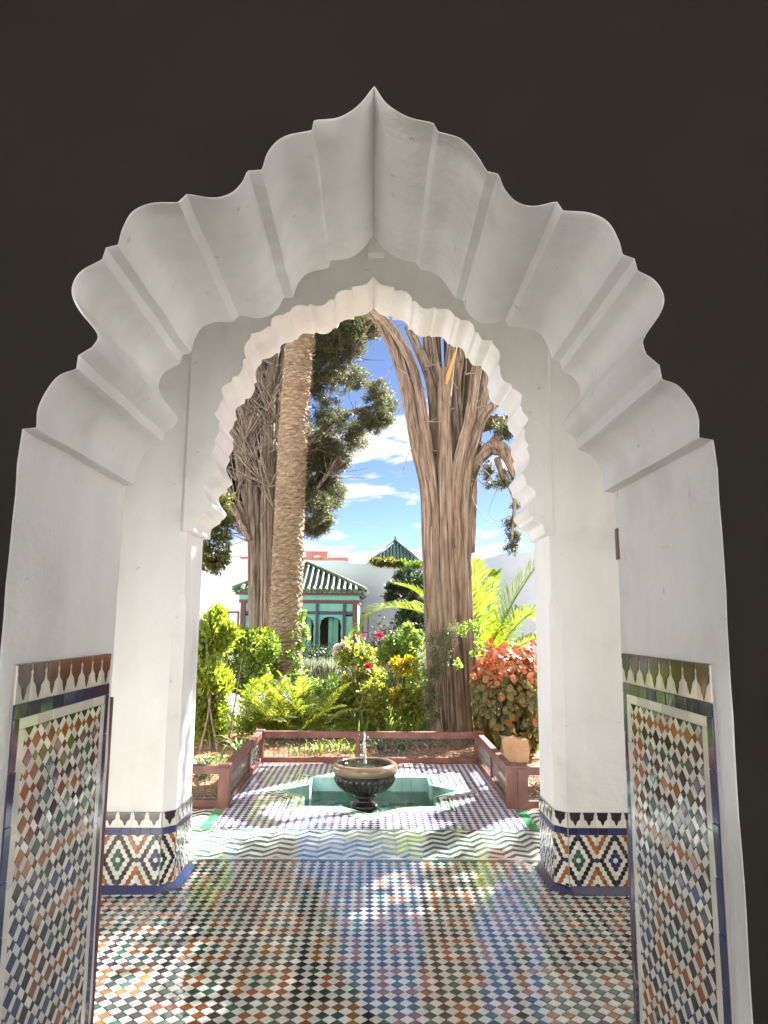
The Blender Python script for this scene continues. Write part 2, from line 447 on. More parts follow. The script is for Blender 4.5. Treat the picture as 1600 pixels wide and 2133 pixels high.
def piece_mesh(P, fr_, t0, t1, gap, cham, tilt=(0, 0)):
    """a thin raised piece with chamfered edges; P in frame coordinates about the piece's centre"""
    cx_ = sum(p[0] for p in P) / len(P); cy2 = sum(p[1] for p in P) / len(P)
    rad = max(math.hypot(p[0] - cx_, p[1] - cy2) for p in P); k1 = max(0.3, 1 - gap / max(rad, 1e-4)); k2 = max(0.2, 1 - (gap + cham) / max(rad, 1e-4))
    V = []
    n = len(P)
    for k, h in ((k1, t0), (k1, t1 - cham * 0.6), (k2, t1)):
        for a, b in P:
            x, y = cx_ + (a - cx_) * k, cy2 + (b - cy2) * k
            hh = h + (tilt[0] * (x - cx_) + tilt[1] * (y - cy2) if h > t0 else 0)
            V.append(fr_.U * x + fr_.V * y + fr_.N * hh)
    F = []
    for r in (0, 1):
        for i in range(n):
            j = (i + 1) % n
            F.append((r * n + i, r * n + j, (r + 1) * n + j, (r + 1) * n + i))
    F.append(tuple(2 * n + i for i in range(n)))
    return V, F


def mosaic(name, parent, fr_, polys, thick=0.005, gap=0.0012, cham=0.0012, n_ind=0, key=None, tilt=0.012, base=-0.004, stuff_name=None):
    T = globals()['T'] if abs(fr_.N.z) > 0.5 else TW
    """polys: (points, colour letter). The n_ind with the smallest key are objects of their own, the rest one mesh."""
    polys = [(P if area2(P) > 0 else P[::-1], c) for P, c in polys if len(P) > 2 and abs(area2(P)) > 2e-5]
    if key: polys.sort(key=lambda q: key(q[0]))
    cache = {}; R_ = random.Random(len(polys))
    for P, c in polys[:n_ind]:
        cxx = sum(p[0] for p in P) / len(P); cyy = sum(p[1] for p in P) / len(P)
        Q = [(round(p[0] - cxx, 4), round(p[1] - cyy, 4)) for p in P]
        k = (tuple(Q), c)
        if k not in cache:
            V, F = piece_mesh(Q, fr_, base, thick, gap, cham)
            cache[k] = make_mesh(name, [tuple(v) for v in V], F, T[c])
        inst(name, cache[k], fr_.p(cxx, cyy), parent, (R_.gauss(0, tilt), R_.gauss(0, tilt), 0) if abs(fr_.N.z) > 0.5 else (0, R_.gauss(0, tilt), R_.gauss(0, tilt)))
    rest = polys[n_ind:]
    if rest:
        letters = sorted({c for _, c in rest}); mb = MB()
        for P, c in rest:
            cxx = sum(p[0] for p in P) / len(P); cyy = sum(p[1] for p in P) / len(P)
            V, F = piece_mesh([(p[0] - cxx, p[1] - cyy) for p in P], fr_, base, thick, gap, cham, (R_.gauss(0, tilt), R_.gauss(0, tilt)))
            o = fr_.p(cxx, cyy); mb.put([v + o for v in V], F, letters.index(c))
        mb.build(stuff_name or name, [T[c] for c in letters], parent, kind='stuff')


def frame_of(fr_):
    return fr_

# ================================================================== THE SETTING
D1, D1B = 1.75, 2.51              # front arched wall
D2P, D2, D2B = 4.262, 4.30, 4.71   # second arched wall: raised panel, wall face, back
CEIL = 4.4
X_FLOOR = 2.3
JL, JR = -0.878, 0.858            # jambs of the front arch
KL, KR = -1.115, 1.062            # jambs of the second arch

# ground sheet, left open under the paved terrace and the house
mb = MB()
bx0, bx1, by0, by1 = -5.2, 5.2, -5.0, 8.02
G = 900.0
for (x0, x1, y0, y1) in ((-G, G, by1, G), (-G, G, -G, -14.95), (-G, -9.05, -14.95, -2.85), (9.05, G, -14.95, -2.85), (-G, bx0, -2.85, by1), (bx1, G, -2.85, by1)):
    mb.put([(x0, y0, -0.03), (x1, y0, -0.03), (x1, y1, -0.03), (x0, y1, -0.03)], [(0, 1, 2, 3)])
# garden beds beside the terrace
for (x0, x1) in ((bx0, -1.27), (1.24, bx1)):
    mb.put([(x0, 6.10, -0.03), (x1, 6.10, -0.03), (x1, by1, -0.03), (x0, by1, -0.03)], [(0, 1, 2, 3)])
ground = mb.build('ground', SOIL, kind='structure')
mb = MB()
mb.put([(-9, 12.2, -0.02), (9, 12.2, -0.02), (9, 13.3, -0.02), (-9, 13.3, -0.02)], [(0, 1, 2, 3)])
mb.put([(0.15, 8.6, -0.021), (0.75, 8.6, -0.021), (0.9, 12.25, -0.021), (0.1, 12.25, -0.021)], [(0, 1, 2, 3)]) if False else None
path = mb.build('path', PATHM, kind='structure')

# ---------------------------------------------------------------- gallery floor
FL = Frame((0, 0, 0), (1, 0, 0), (0, 1, 0))
gal = MB(); gal.box(-5.2, 5.2, D1 - 0.02, 4.83, -0.25, -0.006)
gallery_floor = gal.build('gallery_floor', GROUT, loc=(0, 0, 0), kind='structure')
DG = 0.0595


def floor_col(c, r):
    cm, rm = c % 5, r % 5
    if cm == 0 or rm == 0: return 'k'
    ring = cm in (1, 4) or rm in (1, 4); typ = (c // 5 + r // 5) % 2
    return ('o' if ring else 'g') if typ else ('g' if ring else 'o')


polys = []
for r in range(int(1.6 / DG), int(4.9 / DG) + 2):
    for c in range(-40, 41):
        for off, colr in ((0.0, None), (0.5, 'w')):
            x, y = (c + off) * DG, (r + off) * DG
            if abs(x) > X_FLOOR or y < D1 + 0.0 or y > 4.86: continue
            if D2 - 0.035 < y < D2B + 0.01 and (x < KL - 0.03 or x > KR + 0.03): continue
            if y < D1B and (x < JL - 0.02 or x > JR + 0.02): continue
            P = [(x, y - DG / 2), (x + DG / 2, y), (x, y + DG / 2), (x - DG / 2, y)]
            P = clip_rect(P, -X_FLOOR, X_FLOOR, D1, 4.83)
            if len(P) > 2: polys.append((P, colr or floor_col(c + 50, r + 2)))


def seen_first(P):
    x = sum(p[0] for p in P) / len(P); y = sum(p[1] for p in P) / len(P)
    px, py = to_px((x, y, 0))
    hid = py > 2125 or px < 190 + (2133 - py) * 0.07 or px > 1335 - (2133 - py) * 0.055
    return y + (100 if hid else 0)


mosaic('floor_tile', gallery_floor, FL, polys, thick=0.0, gap=0.0022, cham=0.0016, n_ind=300, key=seen_first, tilt=0.0055, base=-0.007, stuff_name='floor_tiles_far')
# plain paving of the gallery beyond the mosaic
mb = MB()
for (x0, x1) in ((-5.2, -X_FLOOR - 0.003), (X_FLOOR + 0.003, 5.2)): mb.box(x0, x1, D1B, 4.83, -0.02, 0.0)
mb.build('floor_border', T['w'], gallery_floor)

# ---------------------------------------------------------------- terrace: chevrons, violet checks, star basin
SCX, SCY = -0.01, 6.75


def star(s, n=8):
    t_ = s * math.sqrt(2); ri = s / math.cos(math.radians(22.5)); out = []
    for k in range(8):
        a = math.radians(45 * k); out.append((SCX + t_ * math.cos(a), SCY + t_ * math.sin(a)))
        a = math.radians(45 * k + 22.5); out.append((SCX + ri * math.cos(a), SCY + ri * math.sin(a)))
    return out


def in_poly(x, y, P):
    ins = False
    for i in range(len(P)):
        (x1, y1), (x2, y2) = P[i - 1], P[i]
        if (y1 > y) != (y2 > y) and x < (x2 - x1) * (y - y1) / (y2 - y1) + x1: ins = not ins
    return ins


S_IN, S_OUT = 0.555, 0.70
ring = star(S_IN)
TX, TY0, TY1 = 1.165, 5.55, 7.97
# slab with a star-shaped opening: fan the outer rectangle to the star
mb = MB()
outer = [(-5.2, 4.834), (5.2, 4.834), (5.2, 6.10), (1.24, 6.10), (1.24, 8.02), (-1.27, 8.02), (-1.27, 6.10), (-5.2, 6.10)]
tri = geometry.tessellate_polygon([[Vector((a, b, 0)) for a, b in outer], [Vector((a, b, 0)) for a, b in ring[::-1]]])
allp = outer + ring[::-1]
Vv = [(a, b, -0.006) for a, b in allp]; Ff = []
for a, b, c in tri:
    n = (Vector(Vv[b]) - Vector(Vv[a])).cross(Vector(Vv[c]) - Vector(Vv[a])).z
    Ff.append((a, b, c) if n > 0 else (a, c, b))
mb.put(Vv, Ff)
for i in range(len(outer)):
    (a, b), (c, d) = outer[i - 1], outer[i]
    mb.put([(a, b, -0.25), (c, d, -0.25), (c, d, -0.006), (a, b, -0.006)], [(0, 1, 2, 3)])
terrace = mb.build('terrace_floor', GROUT, loc=(0, 0, 0), kind='structure')
outs = star(S_OUT)
polys = []
DP = 0.057
for r in range(int(TY0 / DP) - 1, int(TY1 / DP) + 2):
    for c in range(-25, 26):
        for off, colr in ((0.0, 'p'), (0.5, 'w')):
            x, y = (c + off) * DP, (r + off) * DP
            P = clip_rect([(x, y - DP / 2), (x + DP / 2, y), (x, y + DP / 2), (x - DP / 2, y)], -TX, TX, TY0, TY1)
            if len(P) > 2 and not in_poly(x, y, outs): polys.append((P, colr))
mosaic('violet_check_tile', terrace, FL, polys, thick=0.0, gap=0.0012, cham=0.001, n_ind=0, tilt=0.010, base=-0.007, stuff_name='violet_check_tiles')
# chevrons
polys = []
CT = 0.052                          # bar depth along y
CW, CR = (0.083, 0.091), (0.100, -0.046)   # widths and rises of the two bar directions


def chev(x0, x1, y0, y1):
    x = -22.0 * (CW[0] + CW[1]); off = -22 * (CR[0] + CR[1]); i = 0
    while x < x1:
        w, rise = CW[i % 2], CR[i % 2]
        if x + w > x0:
            for k in range(int((y0 - off - 0.3) / CT), int((y1 - off + 0.3) / CT) + 1):
                yb = k * CT + off
                P = clip_rect([(x, yb), (x + w, yb + rise), (x + w, yb + rise + CT), (x, yb + CT)], x0, x1, y0, y1)
                if len(P) > 2 and abs(area2(P)) > 1e-4: polys.append((P, 'w' if k % 2 else 'c'))
        x += w; off += rise; i += 1


chev(-2.6, 2.6, 4.905, TY0 - 0.033)
chev(-2.6, -TX - 0.085, TY0 + 0.002, 6.09); chev(TX + 0.085, 2.6, TY0 + 0.002, 6.09)
mosaic('chevron_tile', terrace, FL, polys, thick=0.0, gap=0.0015, cham=0.0014, n_ind=300, key=lambda P: sum(p[1] for p in P) / len(P) + (9 if abs(sum(p[0] for p in P) / len(P)) > 1.16 else 0), tilt=0.010, base=-0.007, stuff_name='chevron_tiles_far')
# green strips framing the checks, and the threshold strip
polys = []


def strip(x0, x1, y0, y1, colr, ln=0.11):
    if x1 - x0 > y1 - y0:
        n = max(1, round((x1 - x0) / ln))
        for i in range(n): polys.append(([(x0 + (x1 - x0) * i / n, y0), (x0 + (x1 - x0) * (i + 1) / n, y0), (x0 + (x1 - x0) * (i + 1) / n, y1), (x0 + (x1 - x0) * i / n, y1)], colr))
    else:
        n = max(1, round((y1 - y0) / ln))
        for i in range(n): polys.append(([(x0, y0 + (y1 - y0) * i / n), (x1, y0 + (y1 - y0) * i / n), (x1, y0 + (y1 - y0) * (i + 1) / n), (x0, y0 + (y1 - y0) * (i + 1) / n)], colr))


strip(-TX - 0.082, -TX - 0.002, TY0, 6.09, 's'); strip(TX + 0.002, TX + 0.082, TY0, 6.09, 's')
strip(-2.6, 2.6, TY0 - 0.031, TY0 - 0.002, 'c'); strip(-1.75, 1.75, 4.836, 4.868, 'c'); strip(-1.75, 1.75, 4.87, 4.903, 'w')
mosaic('border_tile', terrace, FL, polys, thick=0.0, gap=0.0015, cham=0.0012, n_ind=300, tilt=0.008, base=-0.007)

# star basin: border bands, turquoise walls, floor
basin = thing('star_basin', 'sunken turquoise eight-pointed star basin under the fountain bowl', 'basin', (SCX, SCY, -0.22))
bands = [(S_IN, 0.576, 'l'), (0.576, 0.600, 'c'), (0.600, 0.618, 'w'), (0.618, 0.658, 'w'), (0.658, 0.680, 'c'), (0.680, 0.694, 'w'), (0.694, 0.708, 'c')]
polys = []
for s0, s1, colr in bands:
    A, B = star(s0), star(s1)
    for i in range(16):
        j = (i + 1) % 16
        for q in range(3):
            f = lambda P, w: (P[i][0] + (P[j][0] - P[i][0]) * w, P[i][1] + (P[j][1] - P[i][1]) * w)
            polys.append(([f(A, q / 3), f(A, (q + 1) / 3), f(B, (q + 1) / 3), f(B, q / 3)], colr))
FB = Frame((0, 0, 0.002), (1, 0, 0), (0, 1, 0))
mosaic('border_tile', basin, FB, polys, thick=0.0, gap=0.001, cham=0.0008, n_ind=0, base=-0.008, stuff_name='border_bands')
polys = []
A, B = star(0.621), star(0.656)
for i in range(16):
    j = (i + 1) % 16
    for q in (0.18, 0.5, 0.82):
        a0, a1 = q - 0.12, q + 0.12
        f = lambda P, w: (P[i][0] + (P[j][0] - P[i][0]) * w, P[i][1] + (P[j][1] - P[i][1]) * w)
        polys.append(([f(A, q), tuple((f(A, a1)[k] + f(B, a1)[k]) / 2 for k in (0, 1)), f(B, q), tuple((f(A, a0)[k] + f(B, a0)[k]) / 2 for k in (0, 1))], 'c'))
FB2 = Frame((0, 0, 0.0045), (1, 0, 0), (0, 1, 0))
mosaic('border_diamond', basin, FB2, polys, thick=0.0, gap=0.0005, cham=0.0006, n_ind=0, base=-0.004, stuff_name='border_diamonds')
for i in range(16):
    (a, b), (c, d) = ring[i], ring[(i + 1) % 16]
    nx, ny = SCX - (a + c) / 2, SCY - (b + d) / 2
    V = [(a, b, -0.26), (c, d, -0.26), (c, d, 0.001), (a, b, 0.001)]
    V += [(a + (a - SCX) * 0.02, b + (b - SCY) * 0.02, -0.26), (c + (c - SCX) * 0.02, d + (d - SCY) * 0.02, -0.26), (c + (c - SCX) * 0.02, d + (d - SCY) * 0.02, -0.007), (a + (a - SCX) * 0.02, b + (b - SCY) * 0.02, -0.007)]
    add('basin_side', V, [(1, 0, 3, 2), (4, 5, 6, 7), (2, 3, 7, 6), (0, 1, 5, 4)], T['t'], basin)
FBB = Frame((0, 0, -0.235), (1, 0, 0), (0, 1, 0))
polys = []
for i in range(-12, 13):
    for j in range(-12, 13):
        x, y = SCX + i * 0.075, SCY + j * 0.075
        if in_poly(x, y, star(S_IN + 0.04)): polys.append(([(x - .0375, y - .0375), (x + .0375, y - .0375), (x + .0375, y + .0375), (x - .0375, y + .0375)], random.choice('ttcwg')))
mosaic('basin_floor_tile', basin, FBB, polys, thick=0.0, gap=0.001, n_ind=0, base=-0.02, stuff_name='basin_floor_tiles')
st = star(S_IN + 0.006)
V, F = polyface(st, lambda a, b: (a, b, -0.13))
water = add('basin_water', V, F, WATER, None, (SCX, SCY, -0.13), kind='structure')

# ================================================================== FRONT ARCHED WALL
A1L = [(-0.009, 2.928), (-0.052, 2.869), (-0.104, 2.833), (-0.169, 2.824), (-0.173, 2.794), (-0.247, 2.774), (-0.286, 2.733), (-0.303, 2.676), (-0.341, 2.673), (-0.355, 2.638), (-0.383, 2.608), (-0.428, 2.594), (-0.498, 2.604), (-0.519, 2.579), (-0.587, 2.576), (-0.635, 2.552), (-0.658, 2.505), (-0.667, 2.458), (-0.699, 2.451), (-0.705, 2.417), (-0.76, 2.381), (-0.777, 2.332), (-0.756, 2.281), (-0.704, 2.216), (-0.713, 2.181), (-0.75, 2.158), (-0.75, 2.122), (-0.8, 2.097), (-0.836, 2.027), (-0.838, 1.968), (-0.872, 1.965)]
A1R = [(-0.009, 2.928), (0.025, 2.876), (0.083, 2.838), (0.15, 2.822), (0.162, 2.796), (0.221, 2.778), (0.26, 2.738), (0.292, 2.682), (0.322, 2.676), (0.339, 2.631), (0.371, 2.596), (0.416, 2.585), (0.476, 2.6), (0.491, 2.573), (0.56, 2.569), (0.608, 2.545), (0.634, 2.496), (0.644, 2.452), (0.676, 2.443), (0.681, 2.408), (0.724, 2.383), (0.746, 2.341), (0.736, 2.295), (0.688, 2.222), (0.692, 2.181), (0.727, 2.152), (0.73, 2.114), (0.775, 2.094), (0.815, 2.03), (0.816, 1.962), (0.852, 1.957)]
SEG1 = [0, 3, 4, 7, 8, 12, 13, 17, 18, 19, 24, 25, 26, 29, 30]


def smooth_side(P, seg, sub=6):
    out = []
    for a, b in zip(seg[:-1], seg[1:]):
        s_ = spline(P[a:b + 1], sub) if b - a > 1 else [P[a], P[b]]
        out += s_[:-1]
    out.append(P[-1])
    return out


def soften(P, w=0.10, keep=(0, -1)):
    """knock the sharp arrises back a little, as in worn plaster"""
    Q = [np.array(p) for p in P]; n = len(Q)
    out = [tuple(Q[0])]
    for i in range(1, n - 1): out.append(tuple(Q[i] * (1 - w) + (Q[i - 1] + Q[i + 1]) * w / 2))
    out.append(tuple(Q[-1]))
    return out


def wobble(z, k): return 0.4 * (0.003 * math.sin(z * 7.1 + k) + 0.0025 * math.sin(z * 17.3 + 2.1 * k) + 0.0015 * math.sin(z * 41 + k * 3))


def opening(LS, RS, xl, xr, z0, ztop, nj=26):
    """open polyline from the foot of the left jamb over the arch to the foot of the right jamb"""
    left = [(xl + wobble(z0 + (ztop - z0) * i / nj, 1.0), z0 + (ztop - z0) * i / nj) for i in range(nj)]
    right = [(xr + wobble(z0 + (ztop - z0) * i / nj, 2.3), z0 + (ztop - z0) * i / nj) for i in range(nj)]
    return left + LS[::-1] + RS[1:] + right[::-1]


def offs(P, d):
    """offset away from the opening"""
    out = []
    for i in range(len(P)):
        a = np.array(P[max(i - 1, 0)]); b = np.array(P[min(i + 1, len(P) - 1)])
        t_ = b - a; t_ = t_ / (np.linalg.norm(t_) + 1e-9); nrm = np.array((-t_[1], t_[0]))
        out.append((P[i][0] + nrm[0] * d, P[i][1] + nrm[1] * d))
    return out


def soffit(P, ya, yb, ny=9, amp=0.0022, seed=0.0, r=0.0015):
    """plaster reveal running through the wall, arrises rounded"""
    rows = [(ya, r), (ya + 0.0018, r * 0.35), (ya + 0.006, 0.0)] + [(ya + (yb - ya) * k / ny, 0.0) for k in range(1, ny)] + [(yb - 0.006, 0.0), (yb - 0.0018, r * 0.35), (yb, r)]
    V = []
    for y, d in rows:
        Q = offs(P, d)
        for i, (x, z) in enumerate(Q):
            w = 0.0
            if d == 0.0: w = amp * (math.sin(x * 9 + y * 7 + seed) * math.sin(z * 6.3 - y * 9 + seed) + 0.6 * math.sin(y * 21 + x * 13 + z * 11))
            V.append((x + w * 0.7, y, z + w * 0.7))
    n = len(P); F = []
    for k in range(len(rows) - 1):
        for i in range(n - 1): F.append((k * n + i, (k + 1) * n + i, (k + 1) * n + i + 1, k * n + i + 1))
    return V, F


L1 = soften(smooth_side(A1L, SEG1)); R1 = soften(smooth_side(A1R, SEG1))
R1[0] = L1[0]
op1 = opening(L1, R1, JL, JR, 0.0, 1.955)
wall1 = thing('arched_wall', 'thick wall with large lobed white plaster arch and mosaic jambs, nearest the viewer', 'wall', (0, D1, 0), kind='thing')
edge = offs(op1, 0.0015)
out1 = [(-5.2, 0.0), edge[0]]
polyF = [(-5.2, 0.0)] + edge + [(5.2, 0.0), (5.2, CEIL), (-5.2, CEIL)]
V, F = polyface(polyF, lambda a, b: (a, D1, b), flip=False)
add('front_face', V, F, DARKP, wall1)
V, F = polyface(polyF, lambda a, b: (a, D1B, b), flip=True)
add('back_face', V, F, PLASTER, wall1)
V, F = soffit(op1, D1, D1B)
add('arch_reveal', V, F, PLASTER, wall1, smooth=True, sharp=38)
mb = MB(); mb.box(-5.2, 5.2, D1, D1B, CEIL, CEIL + 0.02); mb.box(-5.22, -5.2, D1, D1B, 0, CEIL); mb.box(5.2, 5.22, D1, D1B, 0, CEIL)
mb.build('wall_core', PLASTER, wall1)


def merlon(w, h):
    """stepped hanging tooth: wide at the top, narrow spike at the foot"""
    a = [(-0.5, 0), (-0.5, -0.16), (-0.42, -0.24), (-0.46, -0.34), (-0.40, -0.52), (-0.16, -0.66), (-0.14, -0.78), (-0.10, -0.84), (0, -1.0)]
    return [(x * w, y * h) for x, y in a] + [(-x * w, y * h) for x, y in a[-2::-1]]


def jamb_panel(side):
    """mosaic dado lining one jamb of the front arch"""
    if side < 0:
        x = JL + 0.004; fr_ = Frame((x, 1.815, 0), (0, 1, 0), (0, 0, 1)); W = 0.64; zt = 1.388
    else:
        x = JR - 0.004; fr_ = Frame((x, 2.478, 0), (0, -1, 0), (0, 0, 1)); W = 0.645; zt = 1.400
    lab = 'tall diamond mosaic panel on the %s jamb' % ('left' if side < 0 else 'right')
    mb = MB()
    q = [fr_.p(0, 0.0, -0.012), fr_.p(W, 0.0, -0.012), fr_.p(W, zt, -0.012), fr_.p(0, zt - 0.0, -0.012)]
    qf = [fr_.p(0, 0.0, 0.0025), fr_.p(W, 0.0, 0.0025), fr_.p(W, zt, 0.0025), fr_.p(0, zt, 0.0025)]
    mb.put(q + qf, [(4, 5, 6, 7), (0, 1, 5, 4), (1, 2, 6, 5), (2, 3, 7, 6), (3, 0, 4, 7)])
    panel = mb.build('tile_panel', GROUT, wall1); panel['label'] = lab
    fr_.O = fr_.O + fr_.N * 0.003
    zf0, zf1 = zt - 0.096, zt               # frieze
    zb0 = zf0 - 0.036                        # blue band
    zw0 = zb0 - 0.027                        # white band
    bb, wb = 0.032, 0.030
    if side > 0: sl, sr = 0.0, 0.0
    # frieze: white ground pieces and brown teeth
    n = 8; pw = W / n
    polys = []
    for i in range(n):
        polys.append(([(i * pw, zf0), ((i + 1) * pw, zf0), ((i + 1) * pw, zf1 - 0.002), (i * pw, zf1 - 0.002)], 'w'))
    mosaic('frieze_tile', panel, fr_, polys, thick=0.003, gap=0.0008, n_ind=50, tilt=0.006)
    fr2 = Frame(fr_.O + fr_.N * 0.002, fr_.U, fr_.V)
    polys = []
    for i in range(n):
        cx_ = (i + 0.5) * pw; polys.append(([(cx_ + a, zf1 - 0.001 + b) for a, b in merlon(pw * 0.90, 0.088 + 0.004 * math.sin(i * 3.0))][::-1], 'm'))
    mb = None
    for P, c in polys:
        cx_ = sum(p[0] for p in P) / len(P); cy_2 = sum(p[1] for p in P) / len(P)
        o0 = fr2.p(0, 0)
        V = [fr2.p(a, b, -0.003) for a, b in P] + [fr2.p(a, b, 0.0035) for a, b in P]; k = len(P)
        F = [(i2, (i2 + 1) % k, k + (i2 + 1) % k, k + i2) for i2 in range(k)]
        Vt, Ft = polyface(P, lambda a, b: fr2.p(a, b, 0.0035))
        V2 = V + Vt; F2 = F + [tuple(2 * k + i3 for i3 in f) for f in Ft]
        add('merlon_tile', V2, F2, TW['m'], panel, smooth=False)
    # blue and white bands
    polys = []
    nb = 9
    for i in range(nb): polys.append(([(W * i / nb, zb0), (W * (i + 1) / nb, zb0), (W * (i + 1) / nb, zf0 - 0.001), (W * i / nb, zf0 - 0.001)], 'b'))
    for i in range(6):
        a, b = bb + (W - 2 * bb) * i / 6, bb + (W - 2 * bb) * (i + 1) / 6
        polys.append(([(a, zw0), (b, zw0), (b, zb0), (a, zb0)], 'w'))
    for i in range(10):
        z0, z1 = zb0 * i / 10, zb0 * (i + 1) / 10
        for a, b, c in ((0, bb, 'b'), (W - bb, W, 'b')): polys.append(([(a, z0), (b, z0), (b, z1), (a, z1)], c))
        z0, z1 = zw0 * i / 10, zw0 * (i + 1) / 10
        for a, b, c in ((bb, bb + wb, 'w'), (W - bb - wb, W - bb, 'w')): polys.append(([(a, z0), (b, z0), (b, z1), (a, z1)], c))
    mosaic('band_tile', panel, fr_, polys, thick=0.004, gap=0.0008, n_ind=80, tilt=0.012)
    # diamond field
    u0, u1 = bb + wb + 0.001, W - bb - wb - 0.001; v1 = zw0 - 0.001
    p_ = 0.0885; A_ = 0.056; kz = 0.90
    polys = []

    def colour(ka, ro):
        # ka, ro: column and row on the half-pitch lattice; nested frames of colour
        r_ = ro % 10; blk = (ro // 10) % 2
        if r_ == 9: return 'k'
        d = max(0, min(ka, 10 - ka, r_, 8 - r_, 4))
        return (('o', 'k', 'g', 'k', 'o'), ('u', 'k', 'o', 'k', 'g'))[blk][d]
    umid = u0
    for i in range(-2, 60):
        for j in range(-40, 12):
            for ia, (ua, ub) in enumerate(((i * p_, i * p_ + A_), (i * p_ + A_, (i + 1) * p_))):
                for ja, (va, vb) in enumerate(((j * p_, j * p_ + A_), (j * p_ + A_, (j + 1) * p_))):
                    # strip coordinates s=y+w, t=y-w
                    P = []
                    for s_, t_ in ((ua, va), (ub, va), (ub, vb), (ua, vb)):
                        P.append((u0 + 0.045 + (s_ + t_) / 2, v1 - 0.037 - (s_ - t_) / 2 * kz + 0.0))
                    cxm = sum(q[0] for q in P) / 4; czm = sum(q[1] for q in P) / 4
                    if cxm < u0 - 0.05 or cxm > u1 + 0.05 or czm < -0.05 or czm > v1 + 0.05: continue
                    C = clip_rect(P, u0, u1, 0.0, v1)
                    if len(C) < 3: continue
                    if ia != ja: c = 'w'
                    else:
                        ka = i + j + (1 if ia else 0); ro = i - j
                        c = colour(ka, ro) if ro >= 0 else 'k'
                        if abs(area2(C)) < 0.93 * abs(area2(P)): c = 'k'
                    polys.append((C, c))

    def kk(P):
        cx_ = sum(p[0] for p in P) / len(P); cz = sum(p[1] for p in P) / len(P)
        w = fr_.p(cx_, cz); px, py = to_px(w)
        if px < -5 or px > 1605 or py > 2140: return 1e3
        return w.y - 40 * abs(area2(P))
    mosaic('diamond_tile', panel, fr_, polys, thick=0.0035, gap=0.0013, cham=0.0012, n_ind=300, key=kk, tilt=0.028, stuff_name='diamond_tiles_rest')
    return panel


jamb_panel(-1); jamb_panel(1)
# maroon timber strips at the inner edges of the jambs
for x0, x1, zt in ((JL - 0.012, JL + 0.003, 1.24), (JR - 0.002, JR + 0.012, 0.85)):
    mb = MB(); mb.box(x0, x1, D1B - 0.006, D1B + 0.016, 0, zt, bev=0.002); mb.build('edge_strip', MARO, wall1)
mb = MB(); mb.box(JR - 0.004, JR + 0.02, D1B - 0.022, D1B + 0.006, 1.72, 1.83, bev=0.002); mb.build('recess_plate', MARO, wall1)  # dark plate standing in for a dark notch in the jamb edge

# ================================================================== SECOND ARCHED WALL
A2L = [(-0.016, 3.645), (-0.054, 3.599), (-0.105, 3.582), (-0.148, 3.575), (-0.15, 3.553), (-0.198, 3.553), (-0.243, 3.529), (-0.26, 3.487), (-0.281, 3.491), (-0.322, 3.453), (-0.364, 3.444), (-0.407, 3.458), (-0.419, 3.443), (-0.483, 3.449), (-0.52, 3.426), (-0.531, 3.404), (-0.549, 3.403), (-0.57, 3.384), (-0.611, 3.379), (-0.643, 3.356), (-0.648, 3.307), (-0.672, 3.305), (-0.712, 3.272), (-0.771, 3.257), (-0.773, 3.227), (-0.802, 3.191), (-0.809, 3.147), (-0.795, 3.096), (-0.816, 3.086), (-0.811, 3.043), (-0.836, 2.99), (-0.873, 2.977), (-0.875, 2.947), (-0.924, 2.919), (-0.935, 2.889), (-0.921, 2.833), (-0.938, 2.824), (-0.948, 2.781), (-0.971, 2.747), (-0.966, 2.723), (-0.938, 2.693), (-0.947, 2.675), (-0.941, 2.63), (-0.968, 2.574), (-0.958, 2.553), (-0.982, 2.495), (-0.963, 2.445), (-0.936, 2.395), (-0.968, 2.362), (-0.966, 2.336), (-1.013, 2.312), (-1.019, 2.278), (-1.002, 2.237), (-0.967, 2.189), (-0.986, 2.155), (-1.001, 2.147), (-1.005, 2.127), (-1.056, 2.093), (-1.066, 2.065), (-1.066, 2.021)]
A2R = [(-0.016, 3.645), (0.025, 3.6), (0.077, 3.582), (0.12, 3.579), (0.119, 3.554), (0.178, 3.554), (0.221, 3.521), (0.229, 3.485), (0.251, 3.488), (0.288, 3.446), (0.334, 3.435), (0.373, 3.447), (0.386, 3.433), (0.45, 3.437), (0.487, 3.404), (0.496, 3.387), (0.513, 3.387), (0.534, 3.365), (0.585, 3.36), (0.614, 3.325), (0.619, 3.286), (0.64, 3.286), (0.668, 3.238), (0.729, 3.234), (0.732, 3.212), (0.769, 3.168), (0.774, 3.125), (0.763, 3.081), (0.774, 3.067), (0.778, 3.012), (0.8, 2.972), (0.843, 2.955), (0.843, 2.929), (0.898, 2.896), (0.904, 2.865), (0.892, 2.818), (0.903, 2.81), (0.908, 2.78), (0.94, 2.741), (0.935, 2.711), (0.906, 2.676), (0.921, 2.664), (0.92, 2.609), (0.941, 2.567), (0.927, 2.55), (0.946, 2.49), (0.934, 2.441), (0.9, 2.398), (0.919, 2.353), (0.92, 2.324), (0.967, 2.294), (0.979, 2.266), (0.966, 2.233), (0.928, 2.182), (0.935, 2.15), (0.958, 2.13), (0.957, 2.105), (1.011, 2.085), (1.024, 2.045), (1.025, 2.021)]
SEG2 = [0, 3, 4, 7, 8, 11, 12, 15, 16, 17, 20, 21, 23, 24, 27, 28, 31, 32, 35, 36, 40, 41, 43, 44, 48, 49, 55, 56, 58, 59]
ZS = 2.021
L2 = soften(smooth_side(A2L, SEG2, 4), 0.12); R2 = soften(smooth_side(A2R, SEG2, 4), 0.12); R2[0] = L2[0]
op2 = [(KL, ZS)] + L2[::-1] + R2[1:] + [(KR, ZS)]
wall2 = thing('arched_wall', 'white wall with smaller scalloped arch opening onto the garden, mosaic pillar feet', 'wall', (0, D2, 0), kind='thing')
